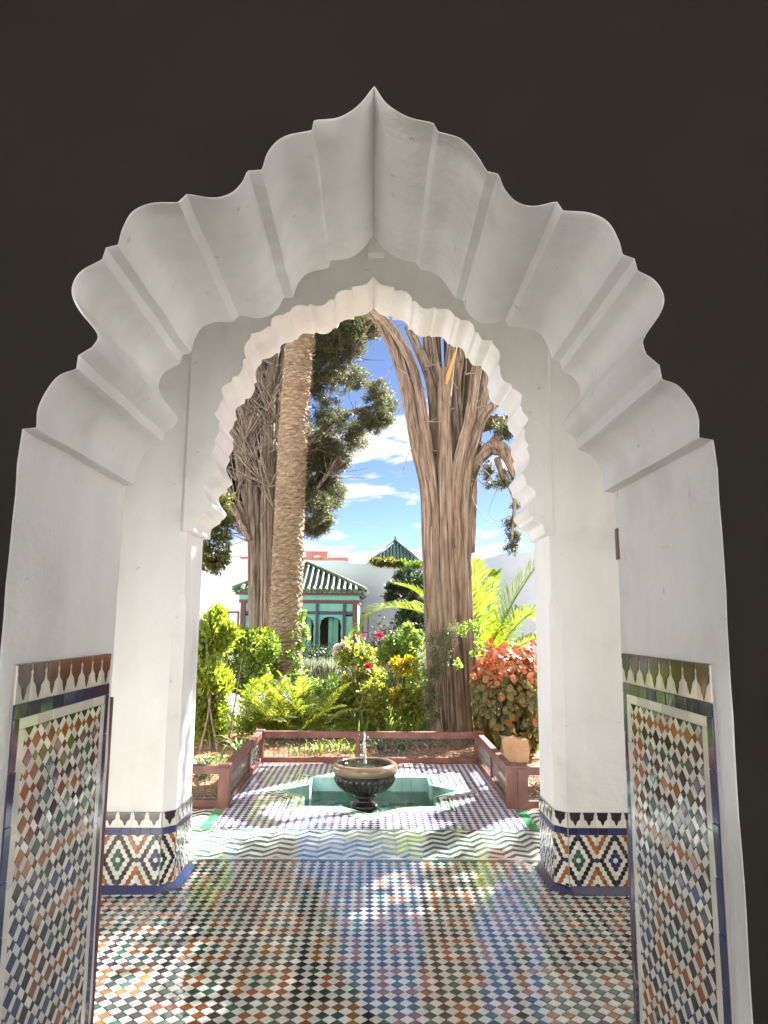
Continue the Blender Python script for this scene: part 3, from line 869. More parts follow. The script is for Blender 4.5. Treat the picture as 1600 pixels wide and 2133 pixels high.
V, F = soffit(op2, D2P, D2B, ny=6, amp=0.0015, seed=2.0, r=0.002)
add('arch_reveal', V, F, PLASTER, wall2, smooth=True, sharp=35)
e2 = offs(op2, 0.002); e2[0] = op2[0]; e2[-1] = op2[-1]
PX0, PX1, XW = -1.150, 1.094, 1.75
CH = 0.020                          # chamfer round the raised panel
QZ = ZS + 0.006
poly = [(PX0 + CH, ZS)] + e2 + [(PX1 - CH, ZS), (PX1 - CH, CEIL), (PX0 + CH, CEIL)]
V, F = polyface(poly, lambda a, b: (a, D2P, b))
mb = MB(); mb.put(V, F)
for xo, xi in ((PX0, PX0 + CH), (PX1, PX1 - CH)):
    q = [(xi, D2P, ZS), (xi, D2P, CEIL), (xo, D2P + CH, CEIL), (xo, D2P + CH, ZS), (xo, D2, CEIL), (xo, D2, ZS)]
    fl = [(0, 1, 2, 3), (3, 2, 4, 5)]
    mb.put(q, fl if xo < 0 else [f[::-1] for f in fl])
mb.put([(PX0, D2P + CH, ZS), (PX0 + CH, D2P, ZS), (KL, D2P, ZS), (KL, D2, ZS), (PX0, D2, ZS)], [(4, 3, 2, 1, 0)])
mb.put([(PX1, D2P + CH, ZS), (PX1 - CH, D2P, ZS), (KR, D2P, ZS), (KR, D2, ZS), (PX1, D2, ZS)], [(0, 1, 2, 3, 4)])
mb.build('raised_panel', PLASTER, wall2)
for x0, x1 in ((-XW, PX0 + 0.004), (PX1 - 0.004, XW)):
    mb = MB(); mb.box(x0, x1, D2, D2B, ZS + 0.0, CEIL); mb.build('pier_top', PLASTER, wall2)
poly = [(-XW, ZS)] + e2 + [(XW, ZS), (XW, CEIL), (-XW, CEIL)]
V, F = polyface(poly, lambda a, b: (a, D2B + 0.001, b), flip=True)
add('back_face', V, F, PLASTER, wall2)
# pillars with stop-chamfered inner corners
for sgn, K in ((-1, KL), (1, KR)):
    c = 0.062
    prof = lambda ch: [(sgn * XW, D2B), (sgn * XW, D2), (K + sgn * max(ch, 0.006), D2), (K, D2 + max(ch, 0.006)), (K, D2B)]
    V = []; zs = [(0.0, c), (0.42, c), (1.0, c + 0.002), (1.56, c), (1.60, c * 0.85), (1.655, 0.008), (1.85, 0.004), (ZS, 0.003)]
    for z, ch in zs: V += [(x + (wobble(z, 4) * 0.6 if i in (2, 3) else 0), y, z) for i, (x, y) in enumerate(prof(ch))]
    F = []
    for k in range(len(zs) - 1):
        for i in range(5):
            j = (i + 1) % 5; f = (k * 5 + i, k * 5 + j, (k + 1) * 5 + j, (k + 1) * 5 + i)
            F.append(f if sgn < 0 else f[::-1])
    pil = add('pillar', V, F, PLASTER, wall2)
    # mosaic foot: three faces
    ZT = 0.425 if sgn < 0 else 0.432
    if sgn < 0:
        faces = [((-XW, D2, 0), (1, 0, 0), XW + K - c), ((K - c, D2, 0), (c, c, 0), c * math.sqrt(2)), ((K, D2 + c, 0), (0, 1, 0), D2B - D2 - c)]
    else:
        faces = [((K + c, D2, 0), (1, 0, 0), XW - K - c), ((K, D2 + c, 0), (c, -c, 0), c * math.sqrt(2)), ((K, D2B, 0), (0, -1, 0), D2B - D2 - c)]
    for fi, (O, U, W) in enumerate(faces):
        fr_ = Frame(O, U, (0, 0, 1))
        mb = MB()
        Vq = [fr_.p(0, 0, -0.01), fr_.p(W, 0, -0.01), fr_.p(W, ZT, -0.01), fr_.p(0, ZT, -0.01), fr_.p(-0.002, 0, 0.006), fr_.p(W + 0.002, 0, 0.006), fr_.p(W + 0.002, ZT, 0.006), fr_.p(-0.002, ZT, 0.006)]
        mb.put(Vq, [(4, 5, 6, 7), (2, 3, 7, 6), (1, 2, 6, 5), (3, 0, 4, 7)])
        foot = mb.build('mosaic_foot', GROUT, wall2)
        fr_.O = fr_.O + fr_.N * 0.0062
        zf = ZT - 0.083; zb = zf - 0.038; z0 = 0.038
        polys = []
        npc = max(1, round(W / 0.079))
        pw = W / npc
        for i in range(npc): polys.append(([(i * pw, zf), ((i + 1) * pw, zf), ((i + 1) * pw, ZT - 0.001), (i * pw, ZT - 0.001)], 'w'))
        nbb = max(2, round(W / 0.058))
        for i in range(nbb):
            polys.append(([(W * i / nbb, zb), (W * (i + 1) / nbb, zb), (W * (i + 1) / nbb, zf), (W * i / nbb, zf)], 'b'))
        nb2 = max(1, round(W / 0.11))
        for i in range(nb2): polys.append(([(W * i / nb2, 0.002), (W * (i + 1) / nb2, 0.002), (W * (i + 1) / nb2, z0), (W * i / nb2, z0)], 'b'))
        mosaic('band_tile', foot, fr_, polys, thick=0.003, gap=0.0008, n_ind=60, tilt=0.004, base=-0.002)
        for i in range(npc):
            P = [((i + 0.5) * pw + a, ZT - 0.001 + b) for a, b in merlon(pw * 0.80, 0.072)]
            P = P if area2(P) > 0 else P[::-1]; k = len(P)
            V = [fr_.p(a, b, 0.001) for a, b in P] + [fr_.p(a, b, 0.006) for a, b in P]
            Vt, Ft = polyface(P, lambda a, b: fr_.p(a, b, 0.006))
            F = [(q, (q + 1) % k, k + (q + 1) % k, k + q) for q in range(k)] + [tuple(2 * k + q for q in f) for f in Ft]
            add('merlon_tile', V + Vt, F, TW['k'], foot)
        # hexagon field
        hp = 0.0262; rs = hp * math.sqrt(3) / 2; zc = (zb + z0) / 2
        polys = []
        ph = {(-1, 0): 3.2, (-1, 1): 0.0, (-1, 2): 2.5, (1, 0): -2.2, (1, 1): 1.0, (1, 2): 4.0}[(sgn, fi)]
        for r in range(-7, 8):
            for q in range(-3, int(W / hp) + 4):
                dx = q + (0.5 if r % 2 else 0.0); u = (dx) * hp; v = zc + r * rs
                P = [(u + hp / math.sqrt(3) * math.sin(math.radians(60 * k)), v + hp / math.sqrt(3) * math.cos(math.radians(60 * k))) for k in range(6)]
                P = clip_rect(P, 0.0, W, z0 + 0.001, zb - 0.001)
                if len(P) < 3: continue
                g = dx + round(ph); cell = math.floor((g + 4) / 8); lx = g - 8 * cell; ar = abs(r)
                hc = 'w'
                if abs(abs(lx) - (3 - 0.5 * ar)) < 0.26 and ar <= 6: hc = 'k'
                elif r == 0 and abs(lx) > 3.4: hc = 'k'
                elif (ar == 1 and abs(lx) <= 0.5) or (r == 0 and abs(abs(lx) - 1) < 0.1) or (ar == 2 and abs(lx) < 0.1): hc = 'g' if (cell % 2 == 0) else 'b'
                else:
                    l2 = (g) - 8 * math.floor(g / 8) - 4
                    if abs(abs(l2) - 0.5 * (ar - 2)) < 0.26 and ar >= 2: hc = 'o'
                    elif ar >= 6 and abs(l2) < 0.3: hc = 'k'
                polys.append((P, hc))
        mosaic('hexagon_tile', foot, fr_, polys, thick=0.003, gap=0.0009, cham=0.0008, n_ind=0, tilt=0.012, base=-0.002, stuff_name='hexagon_tiles')
    # blue skirting fillet at the foot
    pts = [(sgn * XW, D2 - 0.009), (K + sgn * (c + 0.004), D2 - 0.009), (K - sgn * 0.009, D2 + c - 0.004), (K - sgn * 0.009, D2B + 0.006)]
    outp = [(sgn * XW, D2 - 0.042), (K + sgn * (c + 0.016), D2 - 0.042), (K - sgn * 0.042, D2 + c - 0.018), (K - sgn * 0.042, D2B + 0.012)]
    V = [(x, y, 0.036) for x, y in pts] + [(x, y, 0.004) for x, y in outp] + [(x, y, -0.01) for x, y in outp]
    F = []
    for i in range(3):
        for b in (0, 4):
            f = (b + i, b + i + 4, b + i + 5, b + i + 1); F.append(f if sgn < 0 else f[::-1])
    add('skirting_tile', V, F, T['b'], wall2)

# walls of the neighbouring bays, gallery ceiling, dark room
XO0, XO1 = 3.8, 4.9               # open bay of the gallery on the right
mb = MB()
mb.box(-5.2, -XW - 0.002, D2, D2B, -0.1, CEIL); mb.box(XW + 0.002, XO0, D2, D2B, -0.1, CEIL); mb.box(XO0, XO1, D2, D2B, 3.3, CEIL); mb.box(XO1, 5.2, D2, D2B, -0.1, CEIL)
mb.build('side_wall', PLASTER, wall2)
mb = MB(); mb.box(-5.6, 5.6, D1B + 0.002, D2B + 0.35, CEIL + 0.003, CEIL + 0.2)
mb.build('gallery_ceiling', PLASTER, kind='structure')
mb = MB(); mb.box(-5.4, -5.202, D1B, D2B, -0.1, CEIL + 0.001); mb.box(5.202, 5.4, D1B, D2B, -0.1, CEIL + 0.001)
mb.build('gallery_end_walls', PLASTER, kind='structure')
mb = MB(); mb.box(-5.4, 5.4, D1, D1B, CEIL + 0.022, CEIL + 0.2); mb.build('roof_slab', PLASTER, kind='structure')
# dark room the viewer stands in, with an unseen opening added for fill light
YR = -2.6
mb = MB()
mb.box(-5.2, 5.2, YR - 0.3, D1 - 0.022, -0.25, -0.002)
mb.build('room_floor', RFLOOR, kind='structure')
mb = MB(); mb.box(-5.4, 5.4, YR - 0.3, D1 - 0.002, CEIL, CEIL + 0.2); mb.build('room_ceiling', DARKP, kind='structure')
mb = MB(); mb.box(-5.4, -5.2, YR - 0.3, D1 - 0.002, -0.1, CEIL); mb.box(5.2, 5.4, YR - 0.3, D1 - 0.002, -0.1, CEIL)
DW0, DW1, DH = -4.0, 4.0, 4.2
mb.box(-5.2, DW0, YR - 0.3, YR, -0.1, CEIL); mb.box(DW1, 5.2, YR - 0.3, YR, -0.1, CEIL); mb.box(DW0, DW1, YR - 0.3, YR, DH, CEIL)
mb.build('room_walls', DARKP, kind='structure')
mb = MB(); mb.box(-9, 9, YR - 12, YR - 0.302, -0.25, -0.012); mb.build('fill_court', COURT, kind='structure')  # unseen pale court added to bounce sunlight inside
mb = MB(); mb.box(-9, 9, -10.3, -10.0, -0.1, 6.0); mb.build('fill_court_wall', PLASTER, kind='structure')  # unseen sunlit wall added as a fill reflector
mb = MB(); mb.box(-9, -5.42, D1B, D2B, -0.1, 7.5); mb.box(5.42, 9, D1B, D2B, -0.1, 7.5); mb.box(-5.418, 5.418, D1B, D2B, CEIL + 0.205, 7.5)
mb.build('fill_facade', PLASTER, kind='structure')  # upper facade out of view, added to reflect light onto the garden

# small white lamp on the raised panel above the arch
c = at(784, 524, D2P)
lamp = thing('wall_light', 'small white box light on the wall just above the scalloped arch', 'light', (c.x, D2P, c.z))
mb = MB(); mb.box(c.x - 0.052, c.x + 0.052, D2P - 0.075, D2P - 0.001, c.z - 0.055, c.z + 0.028, bev=0.006); mb.build('housing', WHITEPL, lamp)
mb = MB(); mb.box(c.x - 0.058, c.x + 0.058, D2P - 0.02, D2P - 0.0015, c.z - 0.062, c.z + 0.005, bev=0.003); mb.build('back_plate', WHITEPL, lamp)
V, F = tube([(c.x, D2P - 0.045, c.z + 0.029), (c.x, D2P - 0.045, c.z + 0.036), (c.x, D2P - 0.045, c.z + 0.052), (c.x, D2P - 0.045, c.z + 0.056)], [0.036, 0.044, 0.044, 0.036], 20)
add('lens', V, F, LENS, lamp)

# ================================================================== RAILING
rail = thing('garden_railing', 'low maroon timber railing with iron scroll panels enclosing the fountain court', 'railing', (0, 7.05, 0))
HZ = 0.335


def beam(name, p0, p1, w, h, z0, bev=0.004):
    """square timber from p0 to p1 (plan points)"""
    p0, p1 = Vector((*p0, 0)), Vector((*p1, 0)); d = (p1 - p0).normalized(); n = Vector((-d.y, d.x, 0)) * (w / 2)
    V = []
    for z, k in ((z0, 1), (z0 + h - bev, 1), (z0 + h, 1 - 2 * bev / w)):
        for p, e in ((p0, bev if k < 1 else 0), (p1, -bev if k < 1 else 0)):
            q = p + d * e
            V += [tuple(q + n * k + Vector((0, 0, z))), tuple(q - n * k + Vector((0, 0, z)))]
    F = []
    for b in (0, 4):
        for i, j in ((0, 2), (2, 3), (3, 1), (1, 0)): F.append((b + i, b + j, b + j + 4, b + i + 4))
    F.append((8, 10, 11, 9)); F.append((0, 1, 3, 2))
    return add(name, V, F, WOOD, rail)


def spiral(cx_, cz, r0, turns, a0, sgn, n=16):
    return [(cx_ + r0 * (1 - 0.80 * k / n) * math.cos(a0 + sgn * turns * 2 * math.pi * k / n), cz + r0 * (1 - 0.80 * k / n) * math.sin(a0 + sgn * turns * 2 * math.pi * k / n)) for k in range(n + 1)]


def scroll_unit():
    """one pair of C-scrolls, drawn in (u, z); about 0.1 wide, 0.19 high"""
    out = []
    for s_ in (-1, 1):
        bot = spiral(s_ * 0.026, 0.045, 0.023, 1.35, math.pi / 2, -s_)
        topp = spiral(s_ * 0.024, 0.150, 0.020, 1.25, -math.pi / 2, s_)
        neck = spline([topp[0], (s_ * 0.008, 0.118), (s_ * 0.004, 0.10), (s_ * 0.012, 0.080), bot[0]], 3)
        out.append(topp[::-1] + neck[1:-1] + bot)
    return out


SCROLL = {}


def scroll_mesh(dx, dy):
    k = (round(dx, 3), round(dy, 3))
    if k not in SCROLL:
        mb = MB()
        for P in scroll_unit(): mb.tube([(u * dx, u * dy, z) for u, z in P], 0.0033, 4, cap=False)
        SCROLL[k] = make_mesh('scroll', mb.V, mb.F, IRON)
    return SCROLL[k]


def panel_run(p0, p1, z0, z1):
    p0, p1 = Vector((*p0, 0)), Vector((*p1, 0)); L = (p1 - p0).length; d = (p1 - p0).normalized()
    n = max(1, round(L / 0.112)); st_ = L / n
    mb = MB()
    for z in (z0 + 0.012, z1 - 0.014): mb.tube([p0 + Vector((0, 0, z)), p1 + Vector((0, 0, z))], 0.0035, 4)
    for i in range(n + 1):
        q = p0 + d * (st_ * i); mb.tube([q + Vector((0, 0, z0)), q + Vector((0, 0, z1))], 0.0035, 4)
    for i in range(n):
        q = p0 + d * (st_ * (i + 0.5)); mb.tube([q + Vector((0, 0, z0)), q + Vector((0, 0, z1))], 0.0028, 4)
    gr = mb.build('iron_grille', IRON, rail, loc=tuple(p0))
    me = scroll_mesh(d.x, d.y)
    for i in range(n):
        q = p0 + d * (st_ * (i + 0.5)); o = inst('scroll', me, (q.x, q.y, z0 + 0.004), gr)
        o.scale = (min(1.0, st_ / 0.112), min(1.0, st_ / 0.112), (z1 - z0) / 0.2)


XL, XR, YF, YB = -1.195, 1.155, 6.17, 8.03
PWD = 0.085
posts = [(XL, YF), (XR, YF), (XL, YB), (XR, YB), (-2.7, YF), (2.7, YF)]
for i, (x, y) in enumerate(posts):
    beam('post', (x, y - PWD / 2), (x, y + PWD / 2), PWD, HZ - 0.015, -0.004)
    beam('post_cap', (x, y - PWD / 2 - 0.006), (x, y + PWD / 2 + 0.006), PWD + 0.012, 0.022, HZ - 0.018)
beam('post', (XR + PWD + 0.003, YF - PWD / 2), (XR + PWD + 0.003, YF + PWD / 2), PWD, HZ - 0.015, -0.004)
beam('post_cap', (XR + PWD + 0.009, YF - PWD / 2 - 0.006), (XR + PWD + 0.009, YF + PWD / 2 + 0.006), PWD + 0.004, 0.022, HZ - 0.017)
for (a, b, mids) in (((XL, YF), (XL, YB), (0.62,)), ((XR, YF), (XR, YB), (0.50,)), ((XL, YB), (XR, YB), (0.445,)), ((-2.7, YF), (XL, YF), (0.5,)), ((XR + PWD, YF), (2.7, YF), ())):
    A = Vector((*a, 0)); B = Vector((*b, 0)); d = (B - A).normalized(); o = PWD / 2 + 0.001
    a2, b2 = A + d * o, B - d * o
    beam('top_rail', a2[:2], b2[:2], 0.062, 0.066, HZ - 0.075)
    beam('bottom_rail', a2[:2], b2[:2], 0.058, 0.052, 0.004)
    cuts = [0.0] + list(mids) + [1.0]; Ls = (b2 - a2)
    for m_ in mids:
        c_ = a2 + Ls * m_; beam('mid_post', (c_ - d * 0.02)[:2], (c_ + d * 0.02)[:2], 0.045, HZ - 0.075 - 0.056, 0.056, 0.002)
    for q0, q1 in zip(cuts[:-1], cuts[1:]):
        s0 = a2 + Ls * q0 + d * (0.022 if q0 > 0 else 0); s1 = a2 + Ls * q1 - d * (0.022 if q1 < 1 else 0)
        panel_run(s0[:2], s1[:2], 0.057, HZ - 0.076)

# ================================================================== FOUNTAIN
FX, FY = -0.055, 6.75
fountain = thing('fountain', 'dark fluted stone fountain bowl with brown rim standing in the star basin', 'fountain', (FX, FY, -0.235))


def lathe(name, prof, mat, n=64, rmod=None, parent=fountain, smooth=True, sharp=50):
    V = []; F = []
    for i, (r, z) in enumerate(prof):
        for k in range(n):
            a = 2 * math.pi * k / n; rr = r * (rmod(i / (len(prof) - 1), a) if rmod else 1)
            V.append((FX + rr * math.cos(a), FY + rr * math.sin(a), z))
    for i in range(len(prof) - 1):
        for k in range(n):
            j = (k + 1) % n; F.append((i * n + k, i * n + j, (i + 1) * n + j, (i + 1) * n + k))
    return add(name, V, F, mat, parent, smooth=smooth, sharp=sharp)


rim = spline([(0.255, 0.150), (0.283, 0.158), (0.297, 0.180), (0.299, 0.206), (0.290, 0.230), (0.272, 0.244), (0.252, 0.246), (0.238, 0.236), (0.225, 0.215), (0.17, 0.19), (0.0005, 0.185)], 4)
lathe('rim', rim, RIMST)
bowl = spline([(0.256, 0.152), (0.268, 0.146), (0.262, 0.138), (0.274, 0.128), (0.276, 0.108), (0.262, 0.076), (0.232, 0.040), (0.185, 0.008), (0.125, -0.018), (0.088, -0.030)], 5)


def flutes(w, a):
    e = max(0.0, min(1.0, (w - 0.30) / 0.10)) * max(0.0, min(1.0, (1.02 - w) / 0.1))
    s_ = abs(math.sin(a * 15 + 1.2 * w))
    return 1 - 0.085 * e * (1 - s_ ** 0.6)


lathe('bowl', bowl, STONE, 240, flutes, sharp=60)
lathe('stem', spline([(0.086, -0.028), (0.096, -0.034), (0.098, -0.046), (0.086, -0.056), (0.070, -0.062), (0.062, -0.074), (0.064, -0.092), (0.080, -0.104)], 4), STONE)
lathe('foot', spline([(0.080, -0.103), (0.108, -0.108), (0.122, -0.118), (0.124, -0.135), (0.112, -0.142), (0.128, -0.150), (0.148, -0.17), (0.15, -0.235)], 4), STONE)
V = [(FX, FY, 0.232)]; n = 48
for rr in (0.04, 0.08, 0.12, 0.16, 0.20, 0.243):
    for k in range(n): V.append((FX + rr * math.cos(2 * math.pi * k / n), FY + rr * math.sin(2 * math.pi * k / n), 0.232 + 0.0035 * math.sin(rr * 110) * math.exp(-rr * 4)))
F = [(0, 1 + k, 1 + (k + 1) % n) for k in range(n)]
for r in range(5):
    for k in range(n): F.append((1 + r * n + k, 1 + (r + 1) * n + k, 1 + (r + 1) * n + (k + 1) % n, 1 + r * n + (k + 1) % n))
add('bowl_water', V, F, WATER, fountain, smooth=True)
pj = []; rj = []
for i in range(26):
    w = i / 25; pj.append((FX - 0.010 * w + 0.004 * math.sin(w * 9), FY + 0.004 * math.sin(w * 13), 0.225 + 0.275 * w)); rj.append(0.0125 * (1 - 0.45 * w) * (1 + 0.07 * math.sin(w * 31)))
V, F = tube(pj, rj, 10, True, lambda i, a: 1 + 0.25 * math.sin(3 * a + i * 0.9))
add('water_jet', V, F, JET, fountain, smooth=True)
mbs = MB()
for i in range(70):
    a = random.uniform(0, 6.28); rr = abs(random.gauss(0, 0.03)); z = 0.24 + 0.27 * random.random() ** 0.8; s_ = random.uniform(0.002, 0.005)
    c_ = Vector((FX - 0.01 + rr * math.cos(a), FY + rr * math.sin(a), z))
    mbs.put([c_ + Vector(v) * s_ for v in ((1, 0, 0), (-1, 0, 0), (0, 1, 0), (0, -1, 0), (0, 0, 1.6), (0, 0, -1.6))], [(0, 2, 4), (2, 1, 4), (1, 3, 4), (3, 0, 4), (2, 0, 5), (1, 2, 5), (3, 1, 5), (0, 3, 5)])
mbs.build('water_drops', JET, fountain, smooth=True, kind='stuff')

# ================================================================== GARDEN WALLS AND BUILDINGS
gw = thing('garden_wall', 'long white rendered wall closing the far end of the garden', 'wall', (-2, 22.3, -0.03), kind='thing')
V = []; F = []
xs = np.linspace(-14, 3.6, 60)
top = [3.36 + 0.03 * math.sin(x * 1.7) + 0.02 * math.sin(x * 4.3) - (0.07 if -0.6 < x < 1.6 else 0) for x in xs]
mb = MB()
for i in range(59):
    x0, x1 = xs[i], xs[i + 1]
    mb.put([(x0, 22.2, -0.1), (x1, 22.2, -0.1), (x1, 22.2, top[i + 1]), (x0, 22.2, top[i]), (x0, 22.55, -0.1), (x1, 22.55, -0.1), (x1, 22.55, top[i + 1]), (x0, 22.55, top[i])], [(0, 1, 2, 3), (5, 4, 7, 6), (3, 2, 6, 7)])
mb.build('wall_face', WWALL, gw)
mb = MB()
for i in range(59):
    if not (xs[i] < -4.2): continue
    x0, x1 = xs[i], xs[i + 1]; mb.box(x0, x1 - 0.003, 22.15, 22.6, top[i] + 0.002, top[i] + 0.09)
mb.build('coping', WWALL, gw)
gw2 = thing('garden_wall', 'white rendered wall running along the right side behind the young palm', 'wall', (4.2, 18, -0.03), kind='thing')
mb = MB(); a, b = Vector((2.75, 22.15, 0)), Vector((6.2, 11.5, 0))
for i in range(24):
    p0, p1 = a.lerp(b, i / 24), a.lerp(b, (i + 1) / 24)
    z0 = 3.34 + 0.04 * math.sin(i * 1.3); z1 = 3.34 + 0.04 * math.sin((i + 1) * 1.3)
    e = Vector((0.3, 0.1, 0))
    mb.put([(p0.x, p0.y, -0.1), (p1.x, p1.y, -0.1), (p1.x, p1.y, z1), (p0.x, p0.y, z0), (p0.x + .3, p0.y + .1, -0.1), (p1.x + .3, p1.y + .1, -0.1), (p1.x + .3, p1.y + .1, z1), (p0.x + .3, p0.y + .1, z0)], [(0, 1, 2, 3), (5, 4, 7, 6), (3, 2, 6, 7)])
mb.build('wall_face', WWALL, gw2)
gw3 = thing('garden_wall', 'white rendered wall on the left side of the garden', 'wall', (-8, 15, -0.03), kind='thing')
mb = MB(); mb.box(-8.3, -8.0, 6.5, 22.1, -0.1, 3.4); mb.build('wall_face', WWALL, gw3)


def hip_roof(root, cx_, cy0, hw, hd, z0, z1, mat, nt_, trim=True):
    """pyramid roof of rounded cover tiles running down each slope; every tile row is a part"""
    apex = Vector((cx_, cy0, z1))
    cor = [Vector((cx_ - hw, cy0 - hd, z0)), Vector((cx_ + hw, cy0 - hd, z0)), Vector((cx_ + hw, cy0 + hd, z0)), Vector((cx_ - hw, cy0 + hd, z0))]
    add('roof_deck', [tuple(v - Vector((0, 0, 0.02))) for v in cor] + [tuple(apex - Vector((0, 0, 0.02)))], [(0, 1, 4), (1, 2, 4), (2, 3, 4), (3, 0, 4), (0, 3, 2, 1)], mat, root)
    for i in range(4):
        A, B = cor[i], cor[(i + 1) % 4]; mid = (A + B) / 2; up_ = (apex - mid)
        for k in range(nt_):
            w = (k + 0.5) / nt_; p0 = A.lerp(B, w); f = 1 - abs(2 * w - 1)
            if f < 0.06: continue
            p1 = p0 + up_ * f * 0.985
            r = (B - A).length / nt_ * 0.34; segs = max(2, int((p1 - p0).length / 0.22))
            path_ = []; rad = []
            out_ = (p0 - p1).normalized() * 0.06
            for s_ in range(segs):
                path_ += [(p0 + out_).lerp(p1, s_ / segs), (p0 + out_).lerp(p1, (s_ + 0.96) / segs)]; rad += [r * 1.08, r * 0.90]
            V_, F_ = tube(path_, rad, 7, True)
            add('roof_tile_row', V_, F_, mat, root, smooth=True, sharp=50)
        V_, F_ = tube([A + Vector((0, 0, 0.01)), A.lerp(apex, 0.5) + Vector((0, 0, 0.03)), apex + Vector((0, 0, 0.03))], [0.055, 0.06, 0.05], 8)
        add('ridge', V_, F_, mat, root, smooth=True)


# --- pavilion
PVX, PVY = -1.83, 19.75
pav = thing('garden_pavilion', 'teal and maroon garden kiosk with mossy green tiled roof', 'pavilion', (PVX, PVY, -0.03))
hip_roof(pav, PVX, PVY, 1.63, 1.75, 2.28, 3.06, ROOFT, 22)
x0, x1, yf, yb = -3.30, -0.36, 18.22, 21.28
mb = MB(); mb.box(x0 - 0.12, x1 + 0.12, yf - 0.12, yb + 0.12, 2.14, 2.19); mb.build('eave_board', MARO, pav)
for i in range(26):
    xx = x0 - 0.1 + (x1 - x0 + 0.2) * i / 25; mb = MB(); mb.box(xx - 0.018, xx + 0.018, yf - 0.24, yf - 0.02, 2.19, 2.235); mb.build('rafter_end', MARO, pav)
mb = MB(); mb.box(x0 - 0.16, x1 + 0.16, yf - 0.17, yb + 0.17, 2.192, 2.25); mb.build('eave_soffit', TEAL, pav)
mb = MB(); mb.box(x0 - 0.03, x1 + 0.03, yf - 0.03, yb + 0.03, 2.02, 2.138); mb.build('frieze', TEAL, pav)
mb = MB(); mb.box(x0 - 0.035, x1 + 0.035, yf - 0.035, yb + 0.035, 1.94, 2.018); mb.build('lintel', MARO, pav)
mb = MB(); mb.box(x0, x1, yf, yf + 0.12, -0.03, 0.55); mb.box(x0, x0 + 0.1, yf, yb, -0.03, 1.94); mb.box(x1 - 0.1, x1, yf, yb, -0.03, 1.94); mb.box(x0, x1, yb - 0.1, yb, -0.03, 1.94); mb.build('wall', WWALL, pav)
mb = MB(); mb.box(x0 + 0.14, x1 - 0.14, yf + 1.5, yf + 1.55, 0.0, 1.93); mb.build('back_hanging', DARKIN, pav)


def lobed(xa, xb, z0, zs, zt, n=7):
    """half outline points of a lobed arch opening"""
    cx_ = (xa + xb) / 2; hw = (xb - xa) / 2; out = []
    for k in range(n * 4 + 1):
        a = math.pi * k / (n * 4); bumpy = 1 - 0.09 * abs(math.sin(a * n))
        out.append((cx_ - hw * math.cos(a) * bumpy, zs + (zt - zs) * math.sin(a) ** 0.75 * bumpy))
    return out


bx = [at(p, 1300, yf).x for p in (505, 546, 603, 660, 717, 739)]
for i in range(5):
    a, b = bx[i], bx[i + 1]
    if b - a < 0.55:
        mb = MB(); mb.box(a + 0.03, b - 0.03, yf + 0.03, yf + 0.06, 0.55, 1.62); mb.build('panel', TEAL, pav)
    else:
        op = lobed(a + 0.075, b - 0.075, 0.3, 1.40, 1.62)
        poly_ = [(a + 0.02, 0.1), (a + 0.075, 0.1)] + [(a + 0.075 + 0.012 * math.sin(z * 40) ** 2, z) for z in np.linspace(0.3, 1.34, 18)] + op + [(b - 0.075 - 0.012 * math.sin(z * 40) ** 2, z) for z in np.linspace(1.34, 0.3, 18)] + [(b - 0.075, 0.1), (b - 0.02, 0.1), (b - 0.02, 1.66), (a + 0.02, 1.66)]
        V, F = polyface(poly_, lambda u, v: (u, yf + 0.03, v)); k = len(V)
        V2 = V + [(x, y + 0.03, z) for x, y, z in V]; F2 = F + [tuple(k + q for q in f[::-1]) for f in F] + [(q, k + q, k + (q + 1) % k, (q + 1) % k) for q in range(k)]
        add('arched_screen', V2, F2, TEAL, pav)
        for w0, w1 in ((0.40, 0.56), (0.58, 0.76)):
            mb = MB(); mb.box(a + (b - a) * w0, a + (b - a) * w1, yf + 0.32, yf + 0.35, 0.1, 1.92); mb.build('shutter', TEAL, pav)
    mb = MB(); mb.box(a + 0.02, b - 0.02, yf + 0.02, yf + 0.05, 1.74, 1.935); mb.build('upper_panel', TEAL, pav)
    mb = MB(); mb.box(a, b, yf - 0.005, yf + 0.07, 1.66, 1.735); mb.build('transom', NAVY, pav)
for i, p in enumerate(bx):
    w = 0.055 if i in (0, 5) else 0.035
    mb = MB(); mb.box(p - w, p + w, yf - 0.022, yf + 0.08, -0.03, 1.938, bev=0.004); mb.build('post', MARO if i in (0, 5) else NAVY, pav)
mb = MB()
for (ax, bx_, az, bz) in ((-3.62, -3.58, 0.9, 1.72), (-3.36, -3.32, 0.9, 1.72), (-3.58, -3.36, 1.68, 1.72), (-3.58, -3.36, 0.9, 0.94)): mb.box(ax, bx_, yf - 0.06, yf - 0.02, az, bz)
mb.build('open_casement', MARO, pav)
mb = MB()
for (ax, bx_, az, bz) in ((-0.26, -0.225, 0.7, 1.72), (-0.12, -0.09, 0.7, 1.72), (-0.225, -0.12, 1.68, 1.72), (-0.225, -0.12, 1.2, 1.24)): mb.box(ax, bx_, yf - 0.06, yf - 0.02, az, bz)
mb.build('open_casement', MARO, pav)

# --- green pyramid roof beyond the wall
tw = thing('tiled_tower', 'small building with steep green tiled pyramid roof rising behind the far wall', 'building', (0.93, 29.6, -0.03))
mb = MB(); mb.box(-0.3, 2.2, 28.3, 30.8, -0.03, 3.72); mb.build('wall', WWALL, tw)
hip_roof(tw, 0.93, 29.6, 1.40, 1.5, 3.45, 4.78, ROOFG, 20)
V, F = tube([(0.93, 29.6, z) for z in (4.74, 4.80, 4.82, 4.86, 4.90, 4.92, 4.95, 4.98, 5.02)], [0.05, 0.05, 0.085, 0.09, 0.06, 0.03, 0.05, 0.04, 0.01], 10)
add('finial', V, F, ROOFG, tw, smooth=True)
